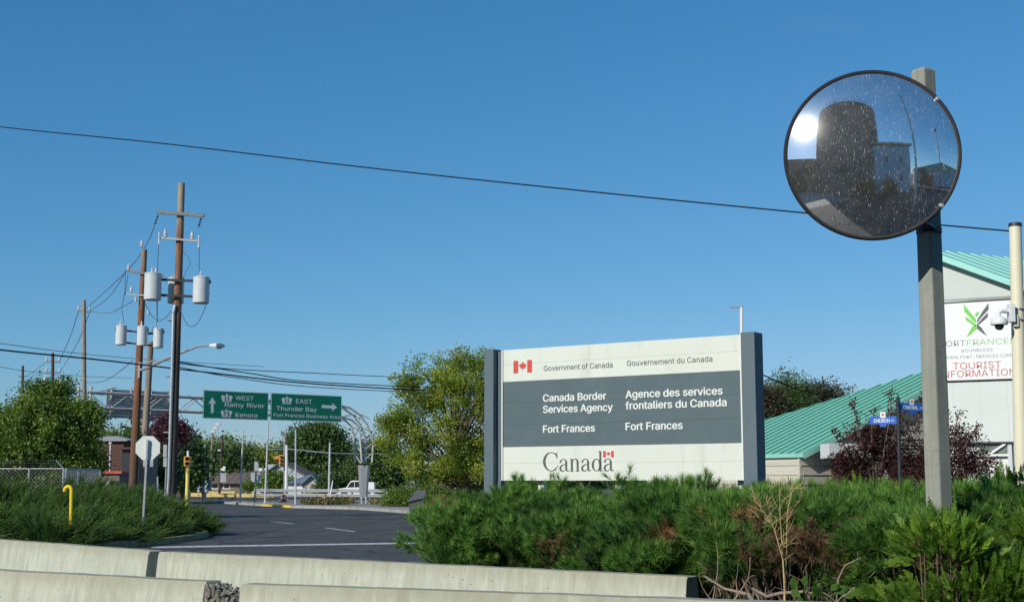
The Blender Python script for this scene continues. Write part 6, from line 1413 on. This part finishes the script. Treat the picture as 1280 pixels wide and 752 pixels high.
for i, s_ in enumerate(stalks):
    m = MB(); pts = [at(x, y, 9.0 - .03 * k + .02 * i) for k, (x, y) in enumerate(s_)]; r0 = .005 if i < 3 else .003; m.tube(pts, [r0 * (1 - k / (len(pts) + .5)) for k in range(len(pts))], 5, False)
    for a, b in zip(pts[1:], pts[2:]):
        for k in range(9 if i < 3 else 5):
            p = a.lerp(b, r3.random()); q = wiggle(p, (r3.normal(), r3.normal() * .5, 1.2), r3.uniform(.04, .13), 3, 0, r3, .3); m.tube(q, [.002, .0017, .0013, .0008], 4, False)
    m.build('stalk', M['straw'], T, smooth='all', fix=False)
T = thing('broadleaf_seedling', 'young plant with broad rounded green leaves at the bottom of the hollow', 'plant', at(1010, 765, 8.9))
lv = np.array([[0, 0, 0], [-.32, 0, .35], [-.38, .04, .6], [-.2, .06, .85], [0, .05, 1.], [.2, .06, .85], [.38, .04, .6], [.32, 0, .35]]); lf = [(0, 1, 2, 3, 4, 5, 6, 7)]
for x, y, a, l in ((994, 731, -15, .09), (1005, 727, 5, .075), (1001, 741, -50, .08), (1016, 733, 10, .045), (1022, 729, 25, .04), (1030, 739, -60, .1), (1044, 736, 65, .1), (1038, 733, 40, .07), (1015, 742, 20, .05), (1056, 741, 70, .07), (1003, 752, -20, .07)):
    p = at(x, y + 5, 8.95); m = MB(); mt_ = Matrix.Rotation(R(a), 3, 'Y') @ Matrix.Rotation(R(r3.uniform(-35, 35)), 3, 'X'); m.add([p + mt_ @ Vector(v * l * np.array([.8, 1, 1])) for v in lv], [(0, 1, 2, 3, 4), (0, 4, 5, 6, 7)]); m.tube([p, Vector((p.x * .6 + at(1015, 765, 8.98).x * .4, 8.98, p.z - .12))], .0025, 4, False); o = m.build('leaf', L['broad'], T, fix=False)
    o.data.attributes.new('var', 'FLOAT', 'POINT').data.foreach_set('value', [r3.random()] * len(o.data.vertices))

# purple-leaved shrubs in front of the visitor building
def shrub(name, label, px, Y, blobs, ncl, per, size, lm, seed, sig, group=None, trunk=(.04, .02), nbr=60, cat='shrub', **k):
    X = gx(px, Y); bl = [(gx(x, Y), Y + dy, zz(y, Y), rx / F * Y, rx / F * Y * .8, ry / F * Y) for x, y, rx, ry, dy in blobs]
    return tree(name, label, cat, (X, Y, 0), bl, ncl, per, size, lm, trunk, seed, group, sig, nbr=nbr, fork=.12, **k)
shrub('purple_shrub', 'purple-leaved shrub below the CHURCH street blade', 1092, 28, [(1090, 583, 42, 24, 0), (1078, 556, 26, 22, 0), (1110, 552, 22, 26, 0), (1128, 580, 18, 24, 0), (1058, 582, 16, 16, 0)], 120, 22, .055, L['purple'], 31, .11, 'purple shrubs')
shrub('purple_shrub', 'purple-leaved shrub behind the concrete mirror post under the pale wall', 1180, 28, [(1180, 585, 44, 26, 0), (1148, 540, 16, 34, .3), (1205, 560, 24, 26, 0), (1225, 585, 18, 14, 0), (1160, 575, 25, 30, 0)], 125, 22, .055, L['purple'], 32, .11, 'purple shrubs')
def whips(T, specs, Y, lm, seed):
    rng = np.random.default_rng(seed)
    for pts in specs:
        q = [at(x, y, Y) for x, y in pts]; m = MB(); m.tube(q, [.012 * (1 - i / len(q)) + .003 for i in range(len(q))], 4, False); m.build('whip', M['bark'], T, fix=False)
        loc = []
        for a, b in zip(q, q[1:]):
            for k in range(30): loc.append(np.array(a.lerp(b, rng.random())) + rng.normal(size=3) * .05)
        n = len(loc); tv, tf = leafcluster(2, .02, .06, rng); scatter('whip_leaves', tv, tf, np.array(loc), rand_rot(n, rng.uniform(.7, 1.2, n), rng), rng.uniform(.2, .9, n), lm, T)
pu = [o for o in bpy.data.objects if o.name.startswith('purple_shrub')]
whips(pu[0], [[(1078, 560), (1072, 530), (1068, 510), (1064, 499)], [(1090, 555), (1090, 525), (1094, 508)], [(1108, 550), (1113, 515), (1114, 495), (1111, 487)], [(1060, 570), (1050, 545), (1042, 536)], [(1115, 550), (1126, 520), (1136, 500)], [(1120, 550), (1120, 520), (1123, 496)]], 27.6, L['purple'], 3)
whips(pu[1], [[(1190, 560), (1195, 530), (1200, 512)], [(1175, 555), (1182, 520), (1184, 500)], [(1205, 560), (1216, 540), (1224, 530)], [(1222, 580), (1238, 575), (1246, 583)], [(1145, 540), (1150, 510), (1156, 490)]], 27.6, L['purple'], 4)

def T3(name, label, px, Y, ytop, blobs, ncl, per, size, lm, seed, sig, trunk, group=None, cat='tree', **k):
    bl = [(gx(x, Y), Y + dy, zz(y, Y), rx / F * Y, rx / F * Y * .85, ry / F * Y) for x, y, rx, ry, dy in blobs]
    if Y > 75: per, size = int(per * 1.6), size * .66; k['q'] = 3
    return tree(name, label, cat, (gx(px, Y), Y, 0), bl, ncl, per, size, lm, trunk, seed, group, sig, **k)
T3('leafy_tree', 'dense mid-green leafy tree at the left edge, behind the fence', 52, 56, 475, [(48, 548, 62, 40, 0), (62, 512, 46, 34, 0), (10, 560, 44, 34, 0), (92, 540, 32, 38, 0), (40, 508, 24, 20, 0), (84, 505, 26, 22, 0), (-20, 560, 40, 34, 0), (66, 580, 60, 22, 0), (35, 478, 8, 8, 0), (108, 520, 16, 16, 0), (2, 532, 20, 14, 0), (75, 490, 12, 12, 0)], 470, 44, .13, L['maple'], 41, .24, (.16, .07), nbr=90, fork=.15, gap=.75, gthr=.40)
T3('yellow_green_tree', 'big airy yellow-green tree rising just left of the entry sign', 588, 62, 437, [(585, 480, 52, 38, 0), (492, 522, 18, 28, 0), (510, 490, 22, 18, 0), (488, 560, 14, 22, 0), (545, 470, 42, 26, 0), (520, 520, 44, 40, 0), (500, 540, 26, 36, 0), (560, 560, 50, 36, 0), (605, 530, 48, 56, 0), (535, 580, 44, 22, 0), (640, 500, 50, 50, 1), (660, 560, 50, 40, 1), (575, 450, 34, 14, 0), (590, 590, 60, 14, 0)], 340, 50, .105, L['willow'], 42, .26, (.2, .09), nbr=110, fork=.12, lean=(-.9, 0), gap=.62, dep=.6, gthr=.42)
BG = 'trees across the street'
T3('flowering_tree', 'dark red crabapple with pink blossom behind the tallest brown pole', 213, 80, 522, [(210, 538, 15, 11, 0), (202, 534, 10, 8, 0), (222, 543, 10, 8, 0)], 80, 20, .2, L['crab'], 43, .32, (.12, .06), fork=.3, varb=.12)
T3('dark_tree', 'dark tree behind the stop sign and orange-brown pole', 165, 105, 535, [(165, 565, 22, 28, 0), (190, 575, 24, 25, 0), (182, 590, 40, 14, 0)], 150, 22, .42, L['darktree'], 44, .6, (.2, .1), BG)
T3('dark_tree', 'dark green tree behind the yellow signal post', 228, 115, 545, [(222, 575, 20, 26, 0), (232, 590, 18, 16, 0), (212, 585, 20, 20, 0)], 150, 22, .45, L['darktree'], 45, .65, (.2, .1), BG)
T3('mid_green_tree', 'yellow-topped green tree behind the floodlight pole', 272, 195, 545, [(270, 570, 24, 22, 0), (256, 575, 20, 20, 0), (290, 575, 18, 18, 0), (275, 590, 34, 12, 0)], 200, 20, .6, L['midtree'], 46, .9, (.3, .15), BG)
T3('dark_tree', 'dark rounded tree directly behind the long brown building', 285, 180, 560, [(285, 580, 24, 20, -4), (300, 588, 18, 14, -4), (265, 588, 24, 14, -4)], 150, 20, .6, L['darktree'], 47, .9, (.3, .15), BG)
T3('slim_tree', 'slim bluish tree rising behind the rooftop unit', 304, 215, 557, [(305, 568, 7, 9, 0), (302, 585, 10, 14, 0), (308, 560, 4, 4, 0)], 60, 18, .55, L['darktree'], 48, .7, (.3, .12), BG)
T3('mid_green_tree', 'light green tree between the rooftop unit and the orange signal', 332, 225, 560, [(330, 577, 20, 14, 0), (345, 572, 13, 12, 0), (320, 585, 16, 12, 0), (312, 590, 22, 8, 0)], 180, 20, .65, L['midtree'], 49, .9, (.3, .15), BG, varb=.12)
def conifer(label, px, Y, yt, wpx, lm, seed, group=None):
    rng = np.random.default_rng(seed); X = gx(px, Y); H = zz(yt, Y); T = thing('conifer_tree', label, 'tree', (X, Y, 0), group); m = MB(); m.tube([(X, Y, 0), (X, Y, H)], [H * .02, .03], 6); m.build('trunk', M['bark'], T)
    loc, dirs = [], []; Wd = wpx / F * Y / 2
    for i in range(1500):
        t = rng.uniform(.05, 1) ; a = rng.uniform(0, 2 * PI); rr = Wd * (1 - t) ** .8 * rng.uniform(.5, 1.05) * (.75 + .25 * math.sin(t * 40)); loc.append((X + math.cos(a) * rr, Y + math.sin(a) * rr, H * t)); dirs.append((math.cos(a), math.sin(a), .1))
    k = H / 9; tv, tf = leafcluster(5, .22 * k, .5 * k, rng, .4); scatter('crown', tv, tf, np.array(loc), rotz_dir(np.array(dirs), rng.uniform(.6, 1.1, len(loc)), rng), rng.uniform(0, .9, len(loc)), lm, T)
conifer('dark conifer tip left of the big dark tree', 365, 200, 547, 16, L['darktree'], 50)
T3('dark_tree', 'biggest dark green round tree, right of the two green signs\' joint', 395, 190, 532, [(393, 560, 28, 26, 0), (378, 575, 18, 24, 0), (410, 562, 12, 24, 0), (385, 548, 16, 14, 0), (402, 545, 16, 13, 0), (395, 588, 34, 16, 0)], 330, 22, .62, L['darktree'], 51, .95, (.4, .2), BG, varb=.06)
T3('dark_tree', 'dark tree between the big round tree and the gantry leg', 430, 200, 553, [(430, 575, 16, 22, 0), (440, 590, 18, 16, 0), (420, 570, 9, 14, 0)], 150, 20, .6, L['darktree'], 52, .9, (.3, .15), BG)
T3('dark_tree', 'dark round tree right of the gantry leg', 476, 140, 555, [(474, 580, 22, 24, 0), (460, 590, 16, 18, 0), (488, 590, 14, 20, 0), (470, 563, 10, 8, 0)], 220, 22, .48, L['darktree'], 53, .7, (.3, .15), BG)
T3('leafy_tree', 'small green tree left of the brick building roof', 128, 125, 537, [(140, 560, 20, 18, 0), (152, 575, 16, 20, 0), (120, 560, 20, 20, 0)], 110, 20, .45, L['midtree'], 54, .6, (.2, .1), BG, varb=-.2)
conifer('thin dark conifer top left of the floodlight pole', 246, 150, 546, 9, L['darktree'], 55)
T3('bush', 'low green bush in front of the pale gabled house', 342, 150, 600, [(342, 604, 12, 10, 0), (354, 607, 10, 7, 0)], 60, 20, .4, L['maple'], 56, .5, (.08, .05), BG, cat='bush')
T3('bush', 'low green bush left of the triple sign', 313, 152, 600, [(314, 606, 6, 7, 0), (310, 609, 6, 4, 0)], 40, 16, .3, L['maple'], 57, .3, (.08, .05), BG, cat='bush')
T3('bush', 'bush beside the garage door of the small white house', 409, 138, 603, [(408, 607, 9, 9, 0), (418, 605, 9, 11, 0)], 50, 20, .4, L['darktree'], 58, .45, (.08, .05), BG, cat='bush')
T3('clipped_hedge', 'olive green low hedge between the guardrail end and the entry sign', 495, 88, 612, [(487, 622, 10, 10, 0), (500, 621, 12, 10, 0), (512, 621, 10, 10, 0), (530, 618, 14, 10, 0), (552, 616, 16, 12, 0), (578, 614, 18, 12, 0)], 190, 24, .16, L['maple'], 59, .25, (.06, .03), cat='hedge', varb=.05)
for i, (px, Y, yt, bl, lmn, lab) in enumerate(((985, 78, 457, [(986, 470, 9, 12, 0), (982, 486, 18, 12, 0), (970, 498, 16, 18, 0), (1000, 495, 20, 20, 0), (985, 520, 40, 25, 0)], 'darktree', 'dark pine-like tree right of the entry sign above the teal roof'), (960, 76, 490, [(962, 510, 16, 22, 0), (948, 500, 12, 20, 0), (960, 540, 20, 25, 0)], 'autumn', 'rusty brown-green tree touching the right slate post'),
        (1030, 84, 474, [(1028, 490, 20, 13, 0), (1046, 496, 16, 12, 0), (1012, 503, 20, 18, 0), (1062, 500, 12, 9, 0), (1040, 525, 34, 22, 0)], 'autumn', 'mottled tree line behind the middle of the teal roof'))):
    T3('background_tree', lab, px, Y, yt, bl, 170, 22, .2, L[lmn], 70 + i, .36, (.2, .1), 'trees behind the visitor building', varb=-.1 if i == 3 else 0)
# verge weeds and far tree line
rng = np.random.default_rng(99); n = 1500; xs = rng.uniform(330, 505, n); Ys = rng.uniform(94, 104, n); loc = np.array([[gx(x, Y), Y, 0] for x, Y in zip(xs, Ys)]); cl = (np.sin(loc[:, 0] * 1.3) + np.sin(loc[:, 0] * .47 + 1)) > rng.normal(size=n) * .35 + .75; loc = loc[cl]
tv, tf = leafcluster(6, .1, .24, rng, .3); tv[:, 2] += .12; o = scatter('verge_weeds', tv, tf, loc, rotz_dir(np.array([[0, 0, 1.]]) + rng.normal(size=(len(loc), 3)) * .2, rng.uniform(.6, 1.6, len(loc)), rng), rng.uniform(0, 1, len(loc)), L['weed']); o['kind'] = 'stuff'; o['label'] = 'dry weeds and grass in the gravel verge by the guardrail'
n = 5200; az_ = rng.uniform(-34, 34, n); dist = rng.uniform(300, 380, n); hh = rng.uniform(0, 1, n) * (3.0 + 2.2 * np.sin(az_ * .9) + 1.6 * np.sin(az_ * 2.3 + 1)); hh = np.abs(hh) + .3
loc = np.stack([np.sin(np.radians(az_)) * dist, np.cos(np.radians(az_)) * dist, hh], 1); tv, tf = leafcluster(4, .9, 2.2, rng, .8)
o = scatter('distant_woods', tv, tf, loc, rand_rot(n, rng.uniform(.7, 1.3, n), rng), rng.uniform(0, .8, n), L['darktree']); o['kind'] = 'stuff'; o['label'] = 'low distant line of trees along the horizon'

# bushes and trees behind the camera, seen only in the mirror
for i, (a_, d_, h_, lab) in enumerate(((6, 15, 2.6, 'dark bush at the foot of the silo in the mirror'), (-26, 27, 5.5, 'dark tree by the warehouse in the mirror'), (46, 27, 4.5, 'dark tree before the mill building in the mirror'), (-8, 16.5, 2.4, 'low dark bush below the factory wall in the mirror'))):
    c = mdir(a_, d_); tree('mirrored_tree', lab, 'tree', c, [(c.x, c.y, h_ * .6, h_ * .45, h_ * .45, h_ * .4)], 60, 16, .25, L['darktree'], (.1, .05), 90 + i, None, .3, nbr=20, varb=-.2)
